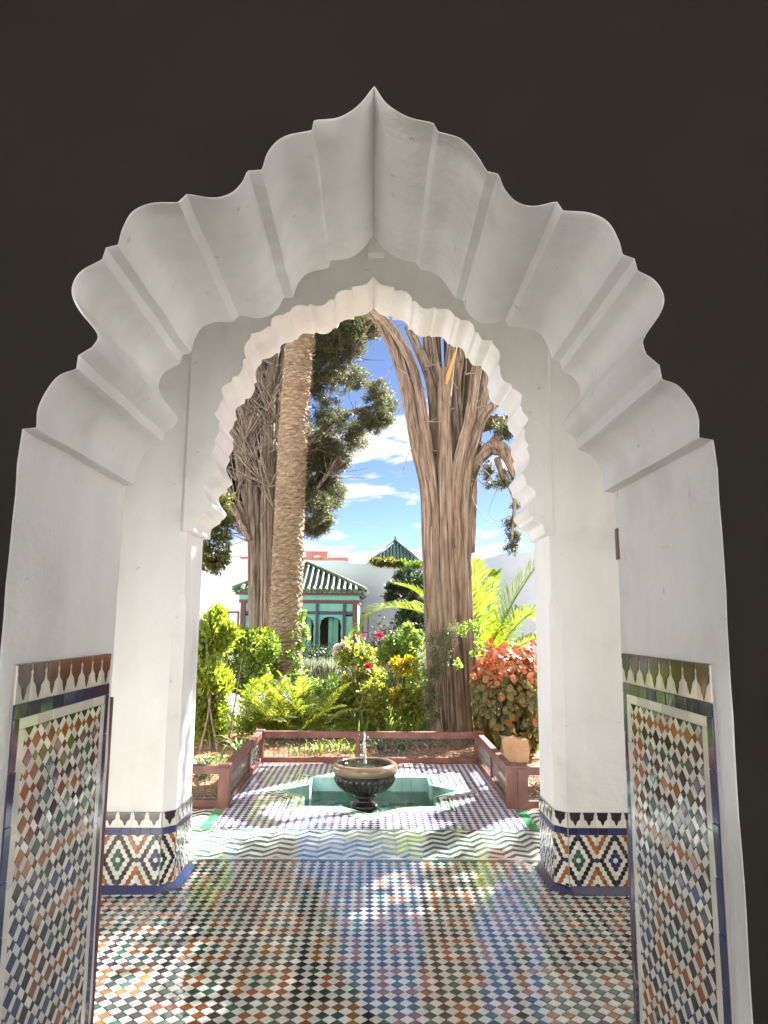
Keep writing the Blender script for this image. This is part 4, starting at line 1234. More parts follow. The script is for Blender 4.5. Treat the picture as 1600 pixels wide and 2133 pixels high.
# --- pink building far behind
pk = thing('pink_building', 'distant pink parapet with arched dormer showing above the far wall', 'building', (-3, 41, -0.03))
mb = MB(); mb.box(-9.0, -1.38, 40.2, 46, -0.03, 5.02); mb.build('wall', PINK, pk)
mb = MB()
for i in range(14): mb.box(-9.0 + i * 0.55, -9.0 + i * 0.55 + 0.03, 40.14, 40.2, 4.2, 5.02)
mb.build('pilaster_strips', PINK, pk)
xa, xb = -3.72, -2.54
outl = [(xa, 4.4), (xa, 5.27), (xb, 5.27), (xb, 4.4), (-2.83, 4.4), (-2.83, 4.85)] + [(-3.13 + 0.30 * math.cos(math.radians(a)), 4.85 + 0.27 * math.sin(math.radians(a))) for a in range(15, 180, 15)] + [(-3.43, 4.85), (-3.43, 4.4)]
V, F = polyface(outl, lambda u, v: (u, 40.0, v)); k = len(V)
V2 = V + [(x, 40.3, z) for x, y, z in V]; F2 = F + [(q, k + q, k + (q + 1) % k, (q + 1) % k) for q in range(k)]
add('arched_dormer', V2, F2, PINK, pk)
mb = MB(); mb.box(-3.75, -2.5, 39.97, 40.35, 5.272, 5.33); mb.build('cornice', PINK, pk)

# ================================================================== PLANTS: helpers
def unit(A): return A / (np.linalg.norm(A, axis=1, keepdims=True) + 1e-9)


def leaf_arrays(C, Dv, U, L, W, fold=0.22, belly=0.45):
    n = len(C); Dv = unit(Dv); S = unit(np.cross(Dv, U)); Nn = np.cross(S, Dv)
    L = np.broadcast_to(L, n)[:, None]; W = np.broadcast_to(W, n)[:, None]
    V = np.empty((n, 4, 3))
    V[:, 0] = C; V[:, 1] = C + Dv * L * belly - S * W / 2 + Nn * W * fold; V[:, 2] = C + Dv * L - Nn * L * 0.06; V[:, 3] = C + Dv * L * belly + S * W / 2 + Nn * W * fold
    b = np.arange(n)[:, None] * 4
    F = np.concatenate([b + np.array([[0, 1, 2]]), b + np.array([[0, 2, 3]])], 1).reshape(-1, 3)
    return V.reshape(-1, 3), F


def rand_dirs(n): return unit(rng.normal(size=(n, 3)))


def lumpy(P, k, ph):
    return np.sin(P[:, 0] * k + ph) + np.sin(P[:, 1] * k * 1.1 + ph * 2.3) + np.sin(P[:, 2] * k * 0.93 + ph * 1.7) + 0.6 * np.sin(P[:, 0] * k * 2.3 + P[:, 2] * k * 1.9 + ph)


def blobs(ells, n_per, bias=0.45, gap=None):
    """points spread through ellipsoids: (centre, radii, weight)"""
    Ps = []; Os = []
    for c, r, w in ells:
        n = int(n_per * w); d = rand_dirs(n); rr = rng.random(n) ** bias
        P = np.array(tuple(c)) + d * rr[:, None] * np.array(r); Ps.append(P); Os.append(d)
    P = np.concatenate(Ps); O = np.concatenate(Os)
    if gap:
        k, thr = gap; keep = lumpy(P, k, 1.3) > thr; P, O = P[keep], O[keep]
    return P, O


def foliage(name, mat, parent, ells, n_per, L, W, bias=0.45, gap=None, out=0.6, up_=0.35, rnd=0.8, kind=None, jitter=0.3, fold=0.22):
    P, O = blobs(ells, n_per, bias, gap); n = len(P)
    Dv = O * out + rng.normal(size=(n, 3)) * rnd * 0.6 + np.array((0, 0, up_))
    U = rng.normal(size=(n, 3)) * 0.7 + np.array((0, 0, 1.0)) + O * 0.4
    s = 1 + jitter * rng.normal(size=n).clip(-2, 2)
    V, F = leaf_arrays(P, Dv, U, L * s, W * s, fold)
    return add(name, V, F, mat, parent, kind=kind)


def clumps(name, mat, parent, ells, n_sub, n_leaf, L, W, rsub=0.13, **kw):
    """foliage gathered in many small tufts, with air between them"""
    sub = []
    for c, r, w in ells:
        for i in range(max(2, int(n_sub * w))):
            d = np.array(tuple(Vector((random.gauss(0, 1), random.gauss(0, 1), random.gauss(0, 1))).normalized())) * random.random() ** 0.5
            q = rsub * random.uniform(0.5, 1.25)
            sub.append((np.array(tuple(c)) + d * np.array(r), (q, q, q * random.uniform(0.6, 1.0)), random.uniform(0.6, 1.3)))
    return foliage(name, mat, parent, sub, n_leaf, L, W, 0.7, None, **kw)


def stem_tube(path, radii, sides=20, ridg=0.10, seed=0.0, kz=0.5):
    ph = [random.uniform(0, 6.28) for _ in range(5)]

    def rf(i, a):
        return 1 + ridg * (0.6 * math.sin(5 * a + ph[0] + 0.05 * i) + 0.5 * math.sin(9 * a + ph[1] - 0.07 * i) + 0.35 * math.sin(16 * a + ph[2] + 0.11 * i) + 0.25 * math.sin(3 * a + ph[3] + 0.21 * i) + 0.3 * math.sin(0.55 * i + ph[4]))
    return tube(path, radii, sides, True, rf)


def px_path(pts, D, sub=8):
    P = [tuple(at(p[0], p[1], D + (p[2] if len(p) > 2 else 0))) for p in pts]
    return spline(P, sub)


def radii_for(pts, rpx, D, sub=8):
    n = len(pts); r = [q * D / FPX for q in rpx]; out = []
    for i in range(n - 1):
        for k in range(sub): out.append(r[i] + (r[i + 1] - r[i]) * k / sub)
    out.append(r[-1])
    return out


STEMS = []


def bark_strips(root, n, seed):
    """raised fibrous strips of bark running along the stems built so far"""
    R2_ = random.Random(seed); mbs_ = MB()
    wts = [len(p) * r[0] for p, r in STEMS]
    for _ in range(n):
        P_, R3_ = R2_.choices(STEMS, wts)[0]; m = len(P_); k0 = R2_.randrange(0, m - 5); k1 = min(m - 1, k0 + R2_.randrange(4, 16)); a = R2_.uniform(-2.9, 0.3); dr = R2_.gauss(0, 0.012)
        pp = []; rr_ = []; w = R2_.uniform(0.006, 0.014)
        for k in range(k0, k1 + 1):
            aa = a + dr * (k - k0); tt_ = (Vector(P_[min(k + 1, m - 1)]) - Vector(P_[max(k - 1, 0)])).normalized(); u_ = (Vector((1, 0, 0)) - tt_ * tt_.x).normalized(); v_ = tt_.cross(u_)
            if v_.y < 0: v_ = -v_
            pp.append(Vector(P_[k]) + (u_ * math.cos(aa) + v_ * math.sin(aa)) * R3_[k] * 1.0); rr_.append(w * math.sin(math.pi * (k - k0 + 0.35) / (k1 - k0 + 0.7)) * R2_.uniform(0.8, 1.2))
        mbs_.tube(pp, rr_, 5, R2_.choice((0, 0, 1)))
    STEMS.clear()
    return mbs_.build('bark_strips', [BARKL, BARKX], root, kind='stuff')


def stem(name, root, pts, rpx, D, mat=None, sides=26, ridg=0.055, sub=9):
    P = px_path(pts, D, sub); R_ = radii_for(pts, rpx, D, sub); STEMS.append((P, R_))
    V, F = stem_tube(P, R_, sides, ridg)
    return add(name, V, F, mat or BARK, root, smooth=True)


def branch_paths(starts, n, spread, length, rise, seed=3, bend=0.5):
    out = []
    R_ = random.Random(seed)
    for i in range(n):
        s_ = Vector(R_.choice(starts)); d = Vector((R_.gauss(spread[0], spread[2]), R_.gauss(spread[1], spread[2]), rise + R_.gauss(0, 0.3))).normalized()
        L = length * R_.uniform(0.4, 1.2); P = [s_]; st_ = L / 6
        for k in range(6):
            d = (d + Vector((R_.gauss(0, 0.22), R_.gauss(0, 0.22), R_.gauss(0.05, 0.2))) * bend).normalized(); P.append(P[-1] + d * st_)
        out.append(P)
    return out


# ================================================================== RIGHT CYPRESS
D = 9.5
cyp = thing('cypress_tree', 'massive old cypress with many fused brown stems behind the railing, right of centre', 'tree', tuple(at(955, 1545, D)), 'old cypress trees')
b0 = at(950, 1500, D); 
stem('stem', cyp, [(918, 1575), (914, 1480), (902, 1300), (895, 1150), (892, 1020), (872, 930), (852, 830), (828, 740), (800, 680), (770, 640), (720, 560)], [24, 20, 17, 16, 18, 17, 15, 14, 14, 13, 11], D)
stem('stem', cyp, [(940, 1575, -.05), (930, 1480, -.05), (918, 1300, -.05), (912, 1150, -.05), (905, 1050, -.05), (893, 960, -.08), (880, 860, -.1), (862, 770, -.12), (820, 690, -.12), (776, 648, -.1), (740, 600, -.1)], [15, 13, 11, 11, 11, 11, 10, 9, 10, 10, 9], D)
stem('stem', cyp, [(958, 1575, -.1), (948, 1480, -.1), (938, 1300, -.1), (932, 1150, -.1), (928, 1000, -.1), (925, 880, -.1), (924, 790, -.1), (926, 768, -.1)], [23, 19, 16, 15, 15, 14, 13, 12], D)
stem('stem', cyp, [(928, 830, -.02), (936, 760, -.02), (944, 700, 0), (950, 640, 0)], [12, 11, 10, 9], D)
stem('stem', cyp, [(976, 1575, -.05), (966, 1480, -.05), (956, 1300, -.05), (950, 1150, -.05), (946, 1060, -.08), (956, 960, -.1), (976, 880, -.1), (988, 800, -.1), (996, 740, -.1), (1006, 660, -.1)], [19, 16, 13, 13, 12, 12, 11, 11, 12, 11], D)
stem('stem', cyp, [(992, 1575), (985, 1480), (972, 1300), (968, 1150), (968, 1020), (975, 960), (990, 910), (1006, 870), (1030, 842), (1060, 830)], [22, 18, 14, 13, 14, 13, 11, 10, 9, 8], D)
stem('stem', cyp, [(950, 1500, .12), (930, 1200, .12), (915, 1000, .12), (905, 850, .14), (892, 780, .15), (868, 720, .16), (850, 680, .18)], [30, 26, 22, 13, 11, 10, 9], D)
stem('stem', cyp, [(950, 1300, .2), (935, 1000, .2), (905, 800, .25), (893, 700, .3), (885, 600, .35)], [28, 22, 15, 14, 13], D, BARKD)
stem('stem', cyp, [(960, 1200, .25), (950, 950, .28), (945, 800, .3), (960, 700, .3), (975, 600, .3)], [24, 22, 16, 14, 12], D, BARKD)
stem('stem', cyp, [(975, 1150, .2), (985, 950, .25), (1010, 800, .3), (1025, 700, .3)], [14, 14, 14, 12], D, BARKD)
stem('limb', cyp, [(955, 905, .3), (985, 892, .3), (1020, 880, .3), (1055, 880, .28), (1110, 860, .2), (1180, 830, 0)], [18, 17, 16, 16, 14, 12], D)
stem('limb', cyp, [(970, 1010, .1), (985, 975, .1), (1003, 950, .08), (1022, 932, .05), (1042, 935, 0), (1056, 950, -.05), (1066, 975, -.05), (1080, 1010, -.05)], [13, 14, 12, 15, 16, 12, 8, 6], D, ridg=0.16)
stem('limb', cyp, [(1022, 932, 0.05), (1044, 905, 0.1), (1075, 895, 0.2), (1120, 880, 0.2)], [12, 10, 9, 8], D)
stem('limb', cyp, [(1035, 955, 0), (1046, 985, -.05), (1058, 1005, -.05), (1072, 1045, -.05), (1068, 1085, -.05), (1066, 1130, -.05)], [7, 6, 5, 4, 3, 2], D)
for q in ([(930, 1000, .45), (915, 860, .5), (905, 760, .5), (900, 620, .5)], [(945, 1000, .5), (945, 860, .55), (940, 740, .55), (935, 600, .5)], [(955, 1000, .5), (965, 880, .55), (972, 780, .55), (980, 620, .5)], [(965, 1000, .45), (985, 900, .5), (1008, 800, .5), (1040, 660, .5)]):
    stem('stem', cyp, q, [22, 19, 17, 15], D, BARKX)
bark_strips(cyp, 620, 4)
# freshly torn splinter
sp = [at(930, 800, D - 0.2), at(935, 780, D - 0.22), at(944, 752, D - 0.2), at(953, 722, D - 0.18)]
V, F = tube(sp, [0.012, 0.034, 0.024, 0.004], 6); add('torn_splinter', V, F, SPLIT, cyp)
sp = [at(918, 790, D - 0.15), at(914, 768, D - 0.17), at(912, 752, D - 0.17)]
V, F = tube(sp, [0.04, 0.028, 0.012], 6); add('snag', V, F, BARK, cyp)
# dead twigs
starts = [at(p, q, D + random.uniform(-0.25, 0.2)) for p, q in [(935, 900), (945, 850), (960, 820), (970, 780), (905, 940), (985, 900), (1000, 830), (880, 880), (955, 960), (900, 760), (870, 800), (975, 850), (960, 750), (1010, 1010), (1020, 990)]]
mb = MB()
for P in branch_paths(starts, 34, (0.05, -0.05, 0.6), 0.4, 0.25, 5):
    mb.tube(spline(P, 2), list(np.linspace(0.009, 0.003, 13)), 4, cap=False)
for pts in ([(1045, 1000), (1020, 1060), (1035, 1085), (1060, 1075)], [(1005, 960), (990, 1010), (985, 1040), (1010, 1080), (1030, 1088)], [(820, 760), (800, 790), (790, 810)], [(862, 925), (845, 960), (838, 985)]):
    mb.tube(px_path(pts, D - 0.1, 5), 0.005, 4, cap=False)
mb.build('twigs', TWIG, cyp, smooth=True, kind='stuff')
e = []
for px, py, r, w, dd in ((1035, 900, 34, .8, .1), (1060, 905, 26, .7, 0), (1020, 985, 24, .7, 0), (1045, 1000, 30, .6, 0), (1030, 1005, 18, .5, 0), (1064, 1090, 16, .5, 0), (1070, 1115, 18, .7, 0), (1066, 1140, 13, .5, 0), (1072, 1050, 12, .3, 0), (1005, 930, 22, .4, .2), (1085, 1000, 30, .7, 0), (1100, 940, 40, .8, .2)):
    e.append((at(px, py, D + dd), (r * D / FPX,) * 3, w))
clumps('foliage', LEAF['cyp'], cyp, e, 16, 55, 0.05, 0.014, 0.06, out=0.5, up_=-0.25, rnd=0.9)
e = []
for x, y, z, r in ((0.9, 9.6, 8.0, 1.0), (0.2, 9.2, 7.8, 0.9), (1.8, 9.8, 7.6, 0.9), (-0.8, 9.4, 8.3, 0.9), (2.6, 10, 6.9, 0.8), (1.0, 9.8, 9.3, 1.1), (0.0, 10.4, 8.8, 1.0)): e.append(((x, y, z), (r, r, r * 0.9), r))
foliage('crown', LEAF['cyp'], cyp, e, 2600, 0.10, 0.03, 0.6, (3.2, -0.2), 0.5, 0.3, 0.9)

# ================================================================== LEFT CYPRESS
D = 13.2
cyl = thing('cypress_tree', 'grey cypress thick with bare dead branches, behind the palm trunk on the left', 'tree', tuple(at(550, 1465, D)), 'old cypress trees')
stem('stem', cyl, [(540, 1480), (537, 1350), (533, 1200), (530, 1080), (524, 950), (524, 830), (532, 740), (540, 640), (548, 520)], [24, 17, 16, 15, 13, 14, 15, 14, 12], D, BARKD)
stem('stem', cyl, [(556, 1480, -.1), (554, 1350, -.1), (554, 1200, -.1), (556, 1050, -.1), (560, 900, -.1), (566, 780, -.05), (578, 680, 0), (590, 560, 0)], [18, 13, 12, 12, 12, 11, 12, 10], D, BARKD)
stem('stem', cyl, [(574, 1480, .1), (572, 1300, .1), (570, 1100, .1), (574, 950, .1), (580, 800, .1), (586, 700, .1)], [14, 11, 10, 11, 11, 10], D, BARKD)
stem('stem', cyl, [(545, 1300, .2), (530, 1120, .2), (506, 1000, .2), (490, 900, .25), (480, 820, .3)], [14, 11, 10, 9, 7], D, BARKD)
stem('limb', cyl, [(520, 1125, -.1), (498, 1075, -.2), (472, 1040, -.3), (448, 1020, -.4), (420, 1010, -.5)], [9, 7, 6, 5, 4], D, BARKD)
stem('limb', cyl, [(575, 1000, .2), (640, 930, .3), (690, 880, .3), (760, 850, .2), (800, 855, .2)], [9, 7, 5, 4, 2], D, BARKD)
stem('limb', cyl, [(580, 860, .2), (650, 800, .3), (700, 760, .3), (740, 720, .2), (775, 670, .2)], [9, 7, 6, 4, 2], D, BARKD)
stem('limb', cyl, [(570, 1150, .3), (630, 1060, .35), (680, 990, .3), (705, 950, .3)], [8, 6, 4, 3], D, BARKD)
bark_strips(cyl, 260, 6)
starts = [at(px, py, D + random.uniform(-0.4, 0.5)) for px, py in [(random.uniform(485, 585), random.uniform(740, 1150)) for _ in range(60)]]
mb = MB()
for P in branch_paths(starts, 340, (-0.12, -0.1, 0.45), 1.15, 0.75, 11): mb.tube(spline(P, 2), list(np.linspace(0.017, 0.005, 13)), 4, cap=False)
for P in branch_paths(starts, 260, (-0.25, -0.2, 0.6), 0.7, 0.3, 12): mb.tube(spline(P, 2), list(np.linspace(0.010, 0.004, 13)), 4, cap=False)
mb.build('dead_branches', TWIG, cyl, smooth=True, kind='stuff')
st2 = [at(px, py, D + 0.3) for px, py in [(640, 930), (690, 880), (650, 800), (700, 760), (680, 990), (740, 860), (720, 740), (760, 700), (660, 870)]]
mb = MB()
for P in branch_paths(st2, 120, (0.5, 0.0, 0.5), 0.75, 0.25, 13): mb.tube(spline(P, 2), list(np.linspace(0.012, 0.003, 13)), 4, cap=False)
mb.build('twigs', BARKD, cyl, smooth=True, kind='stuff')
e = []
for px, py, r, w in ((670, 690, 42, 1.4), (715, 680, 44, 1.4), (752, 665, 36, 1.0), (690, 745, 40, 1.2), (740, 715, 26, .5), (660, 800, 36, 1.0), (705, 790, 30, .5), (745, 790, 24, .35), (785, 820, 24, .5), (802, 845, 22, .6), (770, 880, 26, .7), (735, 910, 30, .8), (800, 872, 16, .4), (690, 870, 34, .8), (660, 920, 40, 1.3), (695, 945, 34, 1.1), (670, 1000, 40, 1.3), (690, 1030, 28, .9), (660, 1060, 34, 1.0), (672, 1090, 22, .6), (645, 1100, 20, .5), (640, 960, 30, .8), (765, 640, 40, 1.0), (640, 740, 36, 1.0), (640, 1030, 34, .8), (770, 690, 22, .5)):
    e.append((at(px, py, D + 0.3 + random.uniform(-.3, .5)), (r * D / FPX, r * D / FPX * 1.2, r * D / FPX), w))
clumps('foliage', LEAF['cyp'], cyl, [(c, tuple(1.2 * q for q in r), w) for c, r, w in e], 84, 95, 0.055, 0.0115, 0.105, out=0.5, up_=0.25, rnd=0.8)
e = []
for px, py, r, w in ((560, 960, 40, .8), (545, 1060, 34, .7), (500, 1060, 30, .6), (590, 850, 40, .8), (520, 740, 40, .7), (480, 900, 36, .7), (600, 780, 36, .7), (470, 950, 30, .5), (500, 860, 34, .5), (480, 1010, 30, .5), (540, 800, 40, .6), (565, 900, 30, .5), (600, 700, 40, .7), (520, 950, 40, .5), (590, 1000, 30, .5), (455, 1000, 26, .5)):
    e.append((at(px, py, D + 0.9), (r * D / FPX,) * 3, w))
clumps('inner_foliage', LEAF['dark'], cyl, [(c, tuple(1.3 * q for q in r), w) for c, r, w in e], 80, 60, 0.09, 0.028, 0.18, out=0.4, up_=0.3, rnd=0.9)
e = [((x, y, z), (r, r, r), r) for x, y, z, r in ((-1.5, 13.3, 9.2, 1.3), (-2.4, 13.6, 8.6, 1.1), (-0.6, 13.6, 8.4, 1.1), (-1.4, 13.4, 11, 1.2))]
foliage('crown', LEAF['cyp'], cyl, e, 1500, 0.12, 0.035, 0.6, (3, -0.3))

# ================================================================== PALM WITH TALL SCALED TRUNK
D = 12.0
palm = thing('palm_tree', 'tall palm with thick scaly tan trunk rising left of centre', 'tree', tuple(at(592, 1480, D)))
pts = [(590, 1500), (592, 1400), (594, 1300), (600, 1150), (606, 1000), (613, 860), (622, 740), (628, 680), (640, 560), (652, 440)]
P = px_path(pts, D, 22); R_ = radii_for(pts, [42, 36, 31.5, 30, 29, 28.5, 28, 28, 27.5, 27], D, 22)
PP = []; RR = []
n = len(P)
sidesp = 56; phs = [random.uniform(0, 6.28) for _ in range(12)]


def palm_r(i, a):
    # leaf scars: overlapping rows, staggered round the trunk
    row = i / 4.0; frac = (row + 0.5 * math.sin(3 * a + phs[0]) * 0.35 + 0.25 * math.sin(8 * a + phs[1] + row)) % 1.0
    return 1 + 0.095 * (1 - frac) + 0.022 * math.sin(11 * a + row * 2.4) + 0.014 * math.sin(23 * a + row * 5.1) + 0.012 * math.sin(0.31 * i)


V, F = tube(spline(P[::2], 5), list(np.interp(np.linspace(0, 1, (len(P[::2]) - 1) * 5 + 1), np.linspace(0, 1, n), R_)), sidesp, True, palm_r)
add('trunk', V, F, PALMB, palm)
mb = MB()
for i in range(900):
    w = random.random() ** 0.9 * 0.86 + 0.05; k = int(w * (n - 1)); c_ = Vector(P[k]); a = random.uniform(0, 6.28)
    if random.random() < 0.45: a = random.gauss(-0.25, 0.35)
    o = Vector((math.cos(a), math.sin(a), 0)); b_ = c_ + o * R_[k] * 1.0 + Vector((0, 0, random.uniform(-.03, .03))); L = random.uniform(0.02, 0.055) + (0.03 if abs(a + 0.25) < 0.6 and w > 0.3 else 0)
    tdir = Vector((-o.y, o.x, 0)); ww = random.uniform(0.012, 0.03)
    tip = b_ + o * L + Vector((0, 0, L * random.uniform(0.2, 0.8)))
    mb.put([b_ + tdir * ww, b_ - tdir * ww, b_ + Vector((0, 0, -0.02)), tip], [(0, 3, 1), (1, 3, 2), (2, 3, 0)])
mb.build('leaf_stubs', PALMB, palm, kind='stuff')


def frond(name, root, path_, nleaf, llen, mat, lw=0.02, droop=0.25, spread=0.75, taper=True, v=0.35, rr=0.012, seed=0):
    """palm frond: rachis with two rows of narrow leaflets"""
    R2_ = random.Random(seed); P_ = [Vector(p) for p in path_]; m = len(P_)
    V, F = tube(P_, list(np.linspace(rr, rr * 0.25, m)), 5); V = [tuple(q) for q in V]; F = [list(f) for f in F]
    for s_ in (-1, 1):
        for i in range(nleaf):
            w = 0.10 + 0.90 * (i + R2_.uniform(-.3, .3)) / nleaf; w = min(max(w, 0.05), 0.995); x = w * (m - 1); k = min(int(x), m - 2); c_ = P_[k].lerp(P_[k + 1], x - k)
            tg = (P_[k + 1] - P_[k]).normalized(); side = tg.cross(Vector((0, 0, 1)))
            if side.length < 0.2: side = Vector((1, 0, 0))
            side.normalize(); nn = side.cross(tg).normalized()
            L = llen * (math.sin(math.pi * min(1, 0.16 + w * 0.80)) ** 0.7 if taper else 1) * R2_.uniform(0.85, 1.1)
            d = (tg * (0.55 + 0.5 * w) + side * s_ * spread + nn * v + Vector((R2_.gauss(0, .06), R2_.gauss(0, .06), R2_.gauss(0, .06)))).normalized()
            mid = c_ + d * L * 0.55; tip = c_ + d * L + Vector((0, 0, -droop * L)); wd = (d.cross(nn)).normalized() * lw / 2
            b = len(V); V += [tuple(c_ + wd * 0.5), tuple(c_ - wd * 0.5), tuple(mid - wd), tuple(mid + wd), tuple(tip)]
            F += [[b, b + 1, b + 2, b + 3], [b + 3, b + 2, b + 4]]
    return add(name, V, F, mat, root)


top = Vector(P[-1])
for i in range(22):
    a = 2 * math.pi * i / 22 + random.uniform(-.1, .1); el = random.uniform(-0.2, 1.1); L = random.uniform(2.0, 2.6); d = Vector((math.cos(a) * math.cos(el), math.sin(a) * math.cos(el), math.sin(el)))
    pth = [top + d * (L * k / 8) + Vector((0, 0, -0.9 * (k / 8) ** 2)) for k in range(9)]
    frond('frond', palm, pth, 34, 0.55, LEAF['palm'], 0.03, seed=i)

# ================================================================== YOUNG PALM ON THE RIGHT
D = 11.0
yp = thing('young_palm', 'young palm with long arching bright green fronds beside the cypress trunk', 'palm', tuple(at(1012, 1480, D)))
c0 = at(1010, 1400, D)
V, F = stem_tube([at(1012, 1490, D), at(1011, 1440, D), c0], [0.22, 0.2, 0.14], 16, 0.1); add('trunk', V, F, PALMB, yp)
FR = [
    ([(1005, 1400), (960, 1330, .5), (900, 1285, .6), (850, 1268, .5), (800, 1268, .3), (765, 1285, .2), (745, 1320, .1)], 46, .62, .3),
    ([(1005, 1400), (950, 1330, .8), (900, 1270, 1.0), (865, 1232, 1.0), (822, 1215, .9)], 34, .42, .2),
    ([(1008, 1400), (1000, 1330, .1), (994, 1270, .1), (990, 1215, 0), (988, 1168, -.1)], 42, .50, .1),
    ([(1014, 1400), (1030, 1340, -.2), (1056, 1280, -.3), (1085, 1228, -.4), (1120, 1178, -.5), (1150, 1150, -.5)], 50, .62, .2),
    ([(1014, 1400), (1040, 1350, -.3), (1075, 1305, -.5), (1110, 1275, -.7), (1150, 1265, -.8)], 46, .55, .3),
    ([(1014, 1405), (1045, 1375, -.4), (1085, 1345, -.6), (1120, 1330, -.8), (1160, 1335, -.9)], 40, .45, .4),
    ([(1010, 1400), (1016, 1330, .3), (1020, 1260, .5), (1030, 1205, .7), (1034, 1190, .8)], 30, .30, .1),
    ([(1006, 1400), (985, 1340, -.2), (975, 1290, -.3), (972, 1250, -.4), (968, 1215, -.4)], 36, .45, .1),
    ([(1006, 1405), (990, 1370, -.3), (978, 1345, -.5), (965, 1330, -.7), (950, 1335, -.9)], 30, .38, .3),
    ([(1014, 1400), (1040, 1330, .4), (1062, 1290, .7), (1090, 1270, .9), (1120, 1290, 1.1)], 34, .42, .3),
    ([(1010, 1400), (1020, 1360, -.4), (1030, 1330, -.7), (1045, 1310, -.9), (1062, 1305, -1.1)], 34, .40, .3),
    ([(1014, 1405), (1050, 1390, .3), (1090, 1385, .5), (1130, 1400, .7)], 30, .4, .4),
    ([(1005, 1405), (970, 1400, .3), (930, 1400, .5), (890, 1420, .6)], 30, .4, .4),
]
for i, (pp, nl, ll, dr) in enumerate(FR): frond('frond', yp, px_path(pp, D, 5), int(nl * 1.7), ll, LEAF['palm'], 0.017, dr, 0.8, True, 0.30, 0.016, 50 + i)

# ================================================================== SHRUBS
# bright citrus-like shrub on the left
D = 8.9
sh = thing('shrub', 'bright lime green upright shrub at the left edge of the arch', 'shrub', (-1.85, D, -0.03))
mb = MB()
for i in range(9):
    b_ = Vector((-1.9 + random.uniform(-.2, .25), D + random.uniform(-.15, .2), -0.03)); t_ = b_ + Vector((random.uniform(-.25, .3), random.uniform(-.2, .2), random.uniform(1.0, 1.5)))
    mb.tube(spline([b_, b_.lerp(t_, .5) + Vector((random.uniform(-.06, .06), 0, 0)), t_], 4), list(np.linspace(.014, .004, 9)), 5)
mb.build('branches', TWIG, sh)
e = []
for px, py, r, w in ((440, 1310, 26, .5), (452, 1290, 18, .35), (425, 1350, 36, .9), (462, 1340, 26, .6), (430, 1410, 38, 1.0), (455, 1430, 30, .7), (430, 1470, 32, .7), (400, 1400, 40, .8), (480, 1318, 16, .3), (415, 1330, 26, .5), (452, 1480, 20, .3), (395, 1330, 24, .5), (455, 1275, 9, .12)):
    e.append((at(px, py, D + random.uniform(-.15, .15)), (r * D / FPX,) * 3, w))
foliage('leaves', LEAF['lime'], sh, e, 900, 0.085, 0.030, 0.6, None, 0.5, 0.7, 0.7, jitter=0.25)
e = [(at(px, py, D + 0.1), (r * D / FPX,) * 3, w) for px, py, r, w in ((425, 1500, 34, 1.0), (410, 1460, 34, .9), (440, 1520, 22, .5))]
foliage('lower_leaves', LEAF['lime'], sh, e, 700, 0.075, 0.032, 0.7, None, 0.5, 0.2, 0.8)

# clipped hedge behind it
D = 11.2
hd = thing('hedge', 'clipped green hedge with sunlit top in front of the grey cypress', 'hedge', tuple(at(510, 1460, D)))
e = []
for px in range(470, 580, 14):
    for py, w, r in ((1335, 1.0, 18), (1360, .9, 20), (1390, .8, 20), (1420, .7, 20), (1450, .6, 20)): e.append((at(px + random.uniform(-5, 5), py + random.uniform(-8, 8), D + random.uniform(-.1, .5)), (r * D / FPX, 0.25, r * D / FPX), w))
foliage('leaves', LEAF['hedge'], hd, e, 220, 0.06, 0.028, 0.55, None, 0.5, 0.5, 0.8)
e = [(at(px, 1318 + random.uniform(-4, 4), D + random.uniform(-.1, .3)), (0.12, 0.2, 0.055), 1) for px in range(468, 566, 9)]
foliage('lime_top_leaves', LEAF['lime'], hd, e, 60, 0.055, 0.024, 0.6, None, 0.4, 0.9, 0.6)  # lime leaf set along the hedge top
e = [(at(px, py, D - 0.25), (0.12, 0.1, 0.16), 1) for px, py in ((540, 1370), (530, 1400), (548, 1420), (520, 1440), (552, 1390), (535, 1345), (510, 1365))]
foliage('creeper', LEAF['lime'], hd, e, 70, 0.05, 0.026, 0.6, None, 0.4, 0.1, 0.8)

# ivy round the palm foot and up its right side
D = 11.65
iv = thing('ivy', 'leafy ivy climbing the right side of the palm trunk', 'ivy', tuple(at(600, 1480, D)))
e = [(at(px, py, D + dd), (r * D / FPX, 0.10, r * D / FPX * 1.2), w) for px, py, r, w, dd in ((628, 1290, 7, .3, .1), (634, 1310, 8, .4, .1), (638, 1325, 7, .4, .1), (626, 1345, 8, .3, .05), (622, 1380, 9, .4, 0), (615, 1410, 16, .7, 0), (635, 1420, 20, .9, 0), (600, 1440, 24, .9, 0), (575, 1440, 18, .6, 0), (650, 1440, 22, .8, 0), (620, 1455, 30, 1.0, 0), (610, 1320, 8, .15, 0), (604, 1360, 10, .15, 0), (632, 1275, 5, .2, .1), (560, 1420, 16, .5, -.1))]
foliage('leaves', LEAF['roselight'], iv, e, 260, 0.05, 0.034, 0.7, None, 0.3, -0.1, 0.9)

# feathery low palms
D = 9.6
fp = thing('feathery_palm', 'low feathery yellow-green palm spreading behind the left railing', 'palm', tuple(at(585, 1530, D)))
for i in range(96):
    a = random.uniform(0, 2 * math.pi); el = random.uniform(0.25, 1.2); L = random.uniform(0.65, 1.05)
    o_ = at(random.uniform(495, 665), 1510, D + random.uniform(-.25, .45)); o_.z = 0.05
    d = Vector((math.cos(a) * math.cos(el), 0.7 * math.sin(a) * math.cos(el), 1.25 * math.sin(el)))
    pth = [o_ + d * (L * k / 7) + Vector((0, 0, -0.34 * L * (k / 7) ** 2.2)) for k in range(8)]
    frond('frond', fp, pth, 30, 0.20, LEAF['fern'], 0.011, 0.2, 0.9, True, 0.15, 0.006, 200 + i)

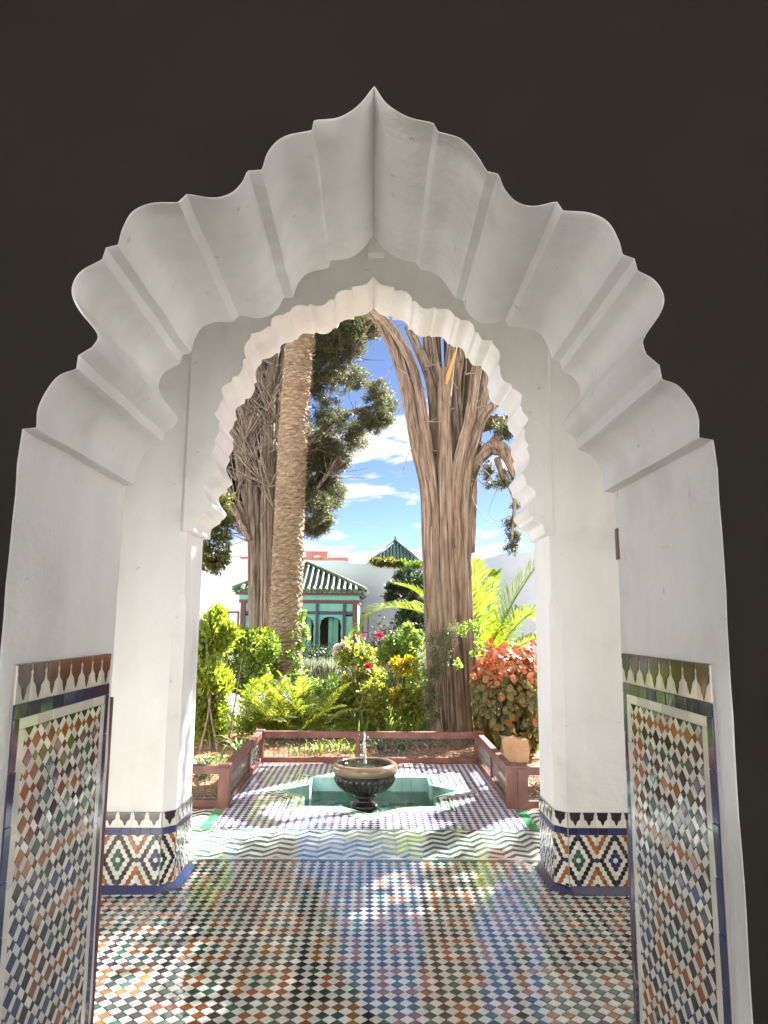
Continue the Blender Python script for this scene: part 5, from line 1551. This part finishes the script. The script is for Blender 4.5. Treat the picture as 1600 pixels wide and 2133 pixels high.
# roses and mixed shrubs in the middle
ROSES = [
    ('rose_bush', 'rose bush with white blooms and reddish young leaves, just right of the kiosk', (735, 1430), 10.4, 'rose', [(735, 1350, 26, 1.0), (755, 1370, 30, 1.1), (720, 1370, 22, .8), (745, 1410, 34, 1.0), (725, 1440, 34, .9), (760, 1450, 32, .9), (740, 1480, 34, .9), (775, 1400, 24, .7)]),
    ('rose_bush', 'taller pale green rose bush carrying a pink bloom, left of the cypress trunk', (830, 1430), 10.9, 'roselight', [(815, 1340, 20, .7), (845, 1335, 26, .9), (860, 1355, 26, .9), (830, 1365, 30, 1.0), (868, 1330, 18, .6), (800, 1370, 20, .6), (850, 1310, 12, .3)]),
    ('shrub', 'shrub with yellow leaves low beside the cypress trunk', (845, 1440), 10.2, 'yellow', [(830, 1390, 20, .6), (850, 1385, 18, .6), (865, 1400, 16, .5), (815, 1410, 18, .4), (805, 1425, 12, .3)]),
    ('rose_bush', 'dense green rose bush at the foot of the cypress trunk', (860, 1460), 9.9, 'rose', [(875, 1400, 24, .7), (880, 1440, 26, .9), (865, 1465, 28, .9), (885, 1480, 26, .8), (890, 1420, 20, .7), (840, 1440, 22, .5), (900, 1500, 18, .5)]),
    ('rose_bush', 'straggly rose bush with a red bloom in the middle of the bed', (785, 1480), 9.9, 'rose', [(775, 1440, 24, .7), (790, 1470, 28, .8), (765, 1480, 26, .7), (800, 1440, 20, .4), (780, 1500, 26, .7), (790, 1410, 20, .4)]),
    ('shrub', 'mixed green shrub between the feathery palm and the roses', (675, 1450), 10.6, 'roselight', [(665, 1430, 22, .8), (685, 1420, 22, .8), (660, 1460, 24, .8), (690, 1450, 26, .9), (700, 1470, 26, .8), (680, 1485, 24, .7)]),
]
for nm, lab, (bx_, by_), D, lf, el in ROSES:
    o = thing(nm, lab, 'shrub' if nm == 'shrub' else 'rose bush', tuple(at(bx_, 1500, D)), 'shrubs of the middle flower bed')
    base = at(bx_, 1500, D); base.z = -0.03; WL[o.name] = WL[o.name]
    mb = MB()
    for (px, py, r, w) in el:
        for q in range(3):
            t_ = at(px + random.uniform(-r, r) * .6, py + random.uniform(-r, r) * .6, D + random.uniform(-.15, .15)); b_ = base + Vector((random.uniform(-.2, .2), random.uniform(-.1, .1), 0))
            mb.tube(spline([b_, b_.lerp(t_, .55) + Vector((random.uniform(-.08, .08), random.uniform(-.06, .06), 0.05)), t_], 4), list(np.linspace(.008, .003, 9)), 4)
    mb.build('canes', TWIG, o)
    e = [(at(px, py, D + random.uniform(-.15, .15)), (r * D / FPX, r * D / FPX, r * D / FPX), w) for px, py, r, w in el]
    e += [((c[0] + random.uniform(-.1, .1), c[1], c[2] * 0.55), (r[0] * 1.1, r[1], r[2]), w * .7) for c, r, w in e]
    foliage('leaves', LEAF[lf], o, e, 560, 0.052, 0.034, 0.75, (13, -1.2), 0.35, 0.25, 0.9)


def rose(root, px, py, D, r, colr, n=26):
    c_ = at(px, py, D); Cs = np.tile(np.array(tuple(c_)), (n, 1)); d = rand_dirs(n); d[:, 2] = np.abs(d[:, 2]) * 0.8 + 0.1
    V, F = leaf_arrays(Cs + d * r * 0.25, d + rng.normal(size=(n, 3)) * 0.25, np.cross(d, rand_dirs(n)), r * 0.95, r * 1.3, 0.35, 0.6)
    add('bloom', V, F, ROSE[colr], root)


rb = {o.get('label', ''): o for o in COL.objects if o.name.startswith('rose_bush')}
for o in list(COL.objects):
    l = o.get('label', '')
    if 'white blooms' in l:
        for px, py, r in ((705, 1352, .07), (716, 1346, .06), (700, 1362, .055), (722, 1356, .05), (755, 1330, .035), (710, 1370, .04)): rose(o, px, py, 10.3, r, 'white')
        rose(o, 756, 1326, 10.3, .035, 'pink')
    if 'pink bloom' in l: rose(o, 791, 1326, 10.6, .06, 'pink', 34)
    if 'red bloom' in l: rose(o, 767, 1390, 9.7, .048, 'red', 30)

# strap-leaved clumps
STR = LEAF['strap']


def strap_mesh(L, w, bend):
    V = []; F = []
    for k in range(6):
        t_ = k / 5; ww = w * (0.7 + 0.6 * t_) * (1 - t_ ** 3) + 0.001; x = L * t_ * (1 - 0.12 * bend * t_); z = L * (0.9 * t_ - bend * 0.62 * t_ ** 2.4)
        V += [(x * 0.45 + bend * L * 0.35 * t_ * t_, -ww / 2, z), (x * 0.45 + bend * L * 0.35 * t_ * t_, 0, z - w * 0.15), (x * 0.45 + bend * L * 0.35 * t_ * t_, ww / 2, z)]
    for k in range(5):
        for q in (0, 1): F.append((k * 3 + q, k * 3 + q + 1, (k + 1) * 3 + q + 1, (k + 1) * 3 + q))
    return V, F


SM = [make_mesh('strap_leaf', *strap_mesh(0.34 + 0.05 * i, 0.032, b), STR) for i, b in enumerate((0.3, 0.6, 0.9, 1.1))]
SMG = [make_mesh('strap_leaf', *strap_mesh(0.30 + 0.04 * i, 0.018, b), LEAF['palm']) for i, b in enumerate((0.3, 0.6, 0.9, 1.1))]
for px, D, n, sc, lab, meshes in ((424, 7.35, 30, 0.92, 'strap-leaved clump nearest the left pillar, outside the railing', SM), (505, 8.55, 26, 0.95, 'dark strap-leaved clump behind the left corner of the railing', SM), (462, 7.9, 14, 0.8, 'thin strap-leaved clump between two larger clumps by the left railing', SM),
                                 (800, 8.75, 26, 0.72, 'strap-leaved clump behind the railing right of the water jet', SM), (838, 8.8, 24, 0.80, 'broad dark strap-leaved clump next to the cypress foot', SM), (660, 8.7, 34, 0.72, 'bright grassy clump behind the railing left of the jet', SMG), (700, 8.9, 34, 0.75, 'bright grassy clump below the rose bushes', SMG), (735, 8.75, 30, 0.7, 'bright grassy clump directly behind the water jet', SMG), (620, 8.6, 20, 0.6, 'small grassy clump under the feathery palm', SMG)):
    b_ = at(px, 1500, D); o = thing('strap_plant', lab, 'plant', (b_.x, D, -0.03), 'strap-leaved clumps along the railing')
    for i in range(n):
        q = inst('strap_leaf', random.choice(meshes), (b_.x + random.gauss(0, .05), D + random.gauss(0, .05), -0.03), o, (random.gauss(0, .1), random.gauss(0, .12), random.uniform(0, 6.28)))
        s_ = sc * random.uniform(0.75, 1.15); q.scale = (s_, s_, s_)

# lavender, dark hedge, wall shrubs
o = thing('lavender_bush', 'grey-green lavender mound in front of the kiosk', 'shrub', tuple(at(665, 1410, 14)))
P = np.array([tuple(at(random.uniform(632, 700), 1412 + random.uniform(-8, 6), 14 + random.uniform(-.3, .3))) for _ in range(700)])
V, F = leaf_arrays(P, rng.normal(size=(700, 3)) * 0.25 + np.array((0, 0, 1)), rng.normal(size=(700, 3)), 0.32 * (0.7 + 0.5 * rng.random(700)), 0.025)
add('sprigs', V, F, LEAF['grey'], o)
o = thing('hedge', 'low dark clipped hedge along the front of the kiosk', 'hedge', tuple(at(640, 1440, 16.5)))
e = [(at(px, py, 16.5 + random.uniform(-.2, .3)), (.2, .3, .22), 1) for px in range(520, 720, 12) for py in (1362, 1385, 1410)]
foliage('leaves', LEAF['dark'], o, e, 120, 0.06, 0.035, 0.6)
D = 19.5
o = thing('wall_shrub', 'dark glossy shrub standing against the far wall behind the cypress', 'shrub', tuple(at(845, 1410, D)))
e = [(at(px, py, D + random.uniform(-.3, .3)), (r * D / FPX,) * 3, w) for px, py, r, w in ((815, 1225, 12, .6), (812, 1245, 12, .6), (850, 1200, 18, .9), (870, 1215, 22, 1.0), (845, 1235, 24, 1.1), (870, 1255, 26, 1.2), (850, 1275, 26, 1.1), (880, 1290, 26, 1.1), (835, 1200, 12, .5), (840, 1300, 24, .8), (870, 1330, 28, .9), (845, 1360, 30, .8))]
foliage('leaves', LEAF['dark'], o, e, 420, 0.10, 0.055, 0.7)
mb = MB(); mb.tube([at(855, 1420, D), at(852, 1340, D), at(850, 1240, D)], [.09, .07, .04], 7); mb.build('stem', TWIG, o)
o = thing('wall_creeper', 'yellow flowering creeper on the wall top below the pyramid roof', 'creeper', tuple(at(810, 1180, 22.3)))
e = [(at(px, 1172 + random.uniform(-4, 5), 22.1), (.16, .2, .10), 1) for px in range(778, 836, 6)]
foliage('leaves', LEAF['olive'], o, e, 70, 0.09, 0.05, 0.7)
foliage('flowers', LEAF['yellow'], o, e, 26, 0.07, 0.05, 0.7, kind='stuff')
e = [(at(px, 1178 + random.uniform(-4, 6), 22.1), (.16, .2, .12), 1) for px in range(836, 880, 8)]
foliage('green_leaves', LEAF['hedge'], o, e, 80, 0.09, 0.05, 0.7)
# thin dark rose canes against the wall
o = thing('climbing_canes', 'thin leafy canes standing dark against the white far wall', 'plant', tuple(at(810, 1420, 16)))
mb = MB(); Pl = []
for i in range(26):
    a = at(random.uniform(775, 860), 1420, 16 + random.uniform(-.4, .4)); t_ = at(random.uniform(770, 870), random.uniform(1285, 1345), 16 + random.uniform(-.4, .4)); pp = spline([a, a.lerp(t_, .6) + Vector((random.uniform(-.1, .1), 0, 0)), t_], 5)
    mb.tube(pp, 0.007, 4); Pl += pp[4:]
mb.build('canes', TWIG, o)
Pl = np.repeat(np.array(Pl), 5, axis=0) + rng.normal(size=(len(Pl) * 5, 3)) * 0.06
V, F = leaf_arrays(Pl, rand_dirs(len(Pl)), rand_dirs(len(Pl)), 0.07, 0.045); add('leaves', V, F, LEAF['dark'], o)

# broadleaf tree at the far left
D = 10.6
o = thing('broadleaf_tree', 'leafy branch of a broad-leaved tree hanging at the left behind the pillar', 'tree', (-3.6, D, -0.03))
V, F = stem_tube(spline([(-3.6, D, -0.03), (-3.55, D, 1.6), (-3.3, D, 2.8), (-2.9, D, 3.6), (-2.5, D, 4.2)], 8), list(np.linspace(.16, .05, 33)), 14, 0.05); add('trunk', V, F, BARKD, o, smooth=True)
mb = MB()
for p_ in ((455, 1090), (440, 1140), (470, 1060), (465, 1165)): mb.tube(spline([(-3.1, D, 3.2), at(420, 1070, D), at(*p_, D)], 5), list(np.linspace(.03, .008, 11)), 5)
mb.build('branches', BARKD, o)
e = [(at(px, py, D + random.uniform(-.2, .2)), (r * D / FPX,) * 3, w) for px, py, r, w in ((450, 1060, 26, .8), (470, 1085, 20, .6), (440, 1100, 30, 1.0), (465, 1120, 20, .6), (435, 1140, 26, .9), (460, 1165, 16, .5), (448, 1180, 14, .5), (470, 1150, 10, .3), (430, 1170, 18, .6), (470, 1045, 18, .4), (400, 1080, 50, 1.5), (390, 1000, 60, 1.5), (350, 1050, 60, 1.5))]
foliage('foliage', LEAF['olive'], o, e, 330, 0.075, 0.036, 0.65, (8, -0.6), 0.4, -0.1, 0.9)

# grey-green sprays hanging on the cypress foot
D = 9.05
o = thing('climbing_asparagus', 'feathery grey-green climber hanging over the left side of the cypress trunk', 'climber', tuple(at(905, 1530, D)))
mb = MB()
for i in range(16):
    P_ = px_path([(random.uniform(890, 925), 1530), (random.uniform(880, 925), 1440), (random.uniform(890, 935), 1370), (random.uniform(900, 960), random.uniform(1300, 1345))], D, 6); mb.tube(P_, 0.004, 4)
mb.build('stems', TWIG, o)
e = [(at(px, py, D + random.uniform(-.05, .1)), (r * D / FPX, .08, r * D / FPX * 1.3), w) for px, py, r, w in ((915, 1335, 16, .7), (935, 1322, 18, .8), (905, 1365, 18, .9), (925, 1355, 18, .7), (895, 1400, 16, .9), (910, 1400, 14, .7), (895, 1435, 16, .9), (905, 1450, 12, .5), (890, 1470, 16, .9), (905, 1490, 12, .6), (890, 1505, 12, .5), (950, 1310, 12, .4), (925, 1380, 10, .3), (900, 1330, 12, .4))]
foliage('sprays', LEAF['spray'], o, e, 520, 0.035, 0.010, 0.7, None, 0.4, -0.3, 0.9)
e = [(at(px, py, D), (r * D / FPX, .06, r * D / FPX), 1) for px, py, r in ((970, 1308, 10), (985, 1302, 10), (996, 1312, 8), (962, 1318, 8), (952, 1385, 8), (996, 1345, 6), (990, 1365, 8))]
foliage('pale_leaves', LEAF['roselight'], o, e, 46, 0.05, 0.03, 0.8)

# copper-leaved shrub: the leaves nearest the viewer are pieces of their own
D = 8.75
o = thing('copper_shrub', 'round-leaved shrub, orange copper on top and olive below, beside the right pillar', 'shrub', tuple(at(1055, 1590, D)))
o.location.z = -0.03; WL[o.name] = o.location.copy()


def round_leaf(L, W):
    V = [(0, 0, 0)]; n = 8
    for k in range(n):
        a = math.pi * (1 - 2 * (k) / (n - 1)) * 0.92
        V.append((L * 0.5 + L * 0.5 * math.cos(a), W / 2 * math.sin(a), 0.10 * L * math.cos(2 * a) * 0.5 + 0.08 * L * abs(math.sin(a))))
    V.append((L * 0.5, 0, -0.03 * L))
    F = [(9, 1 + k, 2 + k) for k in range(7)] + [(9, 8, 0), (9, 0, 1)]
    return V, F


LMc = [make_mesh('copper_leaf', *round_leaf(l, w), LEAF['copper']) for l, w in ((.105, .080), (.09, .06), (.115, .09))]
LMo = [make_mesh('olive_leaf', *round_leaf(l, w), LEAF['oldcopper']) for l, w in ((.105, .085), (.09, .07), (.12, .095))]
cen = at(1062, 1465, D); rx, ry, rz = 0.42, 0.40, 0.68
placed = 0
rest = []
for i in range(2300):
    d = Vector((random.gauss(0, 1), random.gauss(0, 1), random.gauss(0, 1))).normalized()
    q = random.random() ** 0.25
    lump_ = 1 + 0.10 * math.sin(d.x * 7 + 1) * math.sin(d.z * 6) + 0.06 * math.sin(d.y * 11)
    sq = lambda v: math.copysign(abs(v) ** 0.72, v)
    p_ = cen + Vector((sq(d.x) * rx, sq(d.y) * ry, sq(d.z) * rz)) * q * lump_
    if p_.z < 0.05: continue
    up_ = (p_.z - cen.z) / rz
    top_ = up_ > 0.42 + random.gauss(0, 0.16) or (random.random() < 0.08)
    zz_ = (d + Vector((random.gauss(0, .35), random.gauss(0, .35) - 0.25, random.gauss(0, .3)))).normalized()
    xx_ = Vector((random.gauss(0, .5), random.gauss(0, .3), 0.5 if top_ else -1.0)); xx_ = (xx_ - zz_ * xx_.dot(zz_)).normalized(); yy_ = zz_.cross(xx_)
    rot = Matrix(((xx_.x, yy_.x, zz_.x), (xx_.y, yy_.y, zz_.y), (xx_.z, yy_.z, zz_.z))).to_euler()
    front = p_.y < cen.y + 0.05 and q > 0.72
    if front and placed < 300:
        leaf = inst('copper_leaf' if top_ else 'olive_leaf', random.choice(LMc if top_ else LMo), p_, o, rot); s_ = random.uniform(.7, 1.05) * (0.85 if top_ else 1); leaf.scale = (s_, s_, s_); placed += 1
    else: rest.append((p_, rot, top_, random.uniform(.7, 1.05)))
mb = MB()
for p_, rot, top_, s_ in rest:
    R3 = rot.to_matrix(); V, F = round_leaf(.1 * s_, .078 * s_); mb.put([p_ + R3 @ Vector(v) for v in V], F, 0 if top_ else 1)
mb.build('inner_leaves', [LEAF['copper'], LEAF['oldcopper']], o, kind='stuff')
mb = MB()
for i in range(12):
    b_ = Vector((cen.x + random.uniform(-.12, .12), cen.y + random.uniform(-.1, .1), -0.03)); t_ = cen + Vector((random.uniform(-.3, .3), random.uniform(-.3, .3), random.uniform(-.1, .4)))
    mb.tube(spline([b_, b_.lerp(t_, .5) + Vector((random.uniform(-.05, .05), 0, 0)), t_], 4), list(np.linspace(.016, .006, 9)), 5)
mb.build('branches', TWIG, o)

# sandstone block
c_ = at(1072, 1585, 8.35)
o = thing('stone_block', 'squared sandstone block behind the right railing under the copper shrub', 'stone', (c_.x, 8.35, -0.03))
bm = bmesh.new(); bmesh.ops.create_cube(bm, size=1); bmesh.ops.subdivide_edges(bm, edges=bm.edges[:], cuts=5, use_grid_fill=True)
for v in bm.verts:
    p_ = v.co.copy(); v.co = Vector((p_.x * 0.30, p_.y * 0.26, p_.z * 0.27)) * (1 - 0.05 * p_.length ** 2); v.co += Vector((math.sin(p_.y * 9 + p_.z * 7), math.sin(p_.x * 8 + 1), math.sin(p_.x * 11 + p_.y * 5))) * 0.006
    if p_.x > 0.1 and p_.z > 0.3: v.co.z -= 0.02
    v.co += Vector((c_.x, 8.38, 0.10))
add('block', [tuple(v.co) for v in bm.verts], [[q.index for q in f.verts] for f in bm.faces], SAND, o, smooth=True, sharp=40); bm.free()

# leaf litter and low growth on the bed
n = 5200
P = np.stack([rng.uniform(-3.2, 3.2, n), 6.3 + 6 * rng.random(n) ** 1.3, np.full(n, -0.022) + 0.012 * rng.random(n)], 1)
keep = ~((np.abs(P[:, 0] + 0.02) < 1.27) & (P[:, 1] < 8.1)); P = P[keep]
V, F = leaf_arrays(P, rng.normal(size=P.shape) * np.array((1, 1, .25)), rng.normal(size=P.shape) * 0.4 + np.array((0, 0, 1)), 0.05 * (0.5 + rng.random(len(P))), 0.022)
add('leaf_litter', V, F, LEAF['litter'], None, kind='stuff'); tag(COL.objects['leaf_litter'], 'dry fallen leaves scattered over the red soil bed', 'leaf litter')
n = 22000
P = np.stack([rng.uniform(-4.5, 4.5, n), rng.uniform(9.3, 18, n), np.full(n, -0.03)], 1)
keep = (lumpy(P, 2.1, 0.7) > -0.2) & ~((P[:, 1] > 12.0) & (P[:, 1] < 13.4)); P = P[keep]
V, F = leaf_arrays(P, rng.normal(size=P.shape) * 0.5 + np.array((0, 0, 1)), rng.normal(size=P.shape), 0.10 + 0.26 * rng.random(len(P)), 0.035)
add('ground_cover', V, F, LEAF['roselight'], None, kind='stuff'); tag(COL.objects['ground_cover'], 'low green ground cover over the back of the garden beds', 'ground cover')

# a few fallen leaves on the paving
n = 46
P = np.stack([rng.uniform(-1.1, 1.1, n), 5.0 + 2.9 * rng.random(n) ** 0.6, np.full(n, 0.003)], 1)
P = P[np.array([not in_poly(a, b, star(S_OUT)) for a, b, _ in P])]
V, F = leaf_arrays(P, rng.normal(size=P.shape) * np.array((1, 1, .06)), rng.normal(size=P.shape) * 0.15 + np.array((0, 0, 1)), 0.035, 0.016, 0.1)
add('fallen_leaves', V, F, LEAF['litter'], None, kind='stuff'); tag(COL.objects['fallen_leaves'], 'few dry leaves fallen on the tiled court', 'leaf litter')

# tree beyond the right pillar whose crown dapples the court
sht = thing('shade_tree', 'broad-crowned tree standing right of the fountain court beyond the pillar', 'tree', (5.2, 10.9, -0.03))
V, F = stem_tube(spline([(5.2, 10.9, -0.03), (5.25, 10.9, 2.0), (5.1, 10.9, 4.0), (5.0, 11.0, 6.0)], 8), list(np.linspace(.3, .14, 25)), 18, 0.06); add('trunk', V, F, BARKD, sht, smooth=True)
mb = MB()
for x, y, z in ((4.2, 9.6, 7), (6.2, 10.5, 7.4), (5.2, 12.6, 7.5), (3.9, 11.6, 7.3), (6, 12, 7), (5, 10, 8)): mb.tube(spline([(5.1, 10.9, 4.2), Vector((5.1, 10.9, 4.2)).lerp(Vector((x, y, z)), .5) + Vector((0, 0, .3)), (x, y, z)], 5), list(np.linspace(.11, .03, 11)), 7)
mb.build('limbs', BARKD, sht)
CROWN = [((5.0, 9.0, 7.2), 1.05), ((5.9, 10.0, 7.6), 1.0), ((4.4, 10.2, 7.0), 0.7), ((5.2, 11.3, 7.4), 0.6), ((6.2, 11.4, 7.4), 0.6), ((4.2, 13.6, 7.2), 0.5), ((4.9, 8.0, 7.4), 0.8), ((6.2, 8.6, 7.6), 1.0), ((7.0, 10.2, 7.4), 0.9), ((7.4, 8.8, 7.6), 0.9), ((3.0, 9.2, 6.7), 0.65), ((3.6, 9.6, 7.1), 0.7), ((2.9, 9.6, 7.4), 0.55), ((2.4, 8.6, 7.3), 0.6), ((2.2, 8.2, 7.5), 0.5)]
foliage('crown', LEAF['olive'], sht, [(c, (r, r, r * 0.7), r) for c, r in CROWN], 1500, 0.16, 0.075, 0.6, (2.6, -0.55), 0.4, 0.2, 0.9)
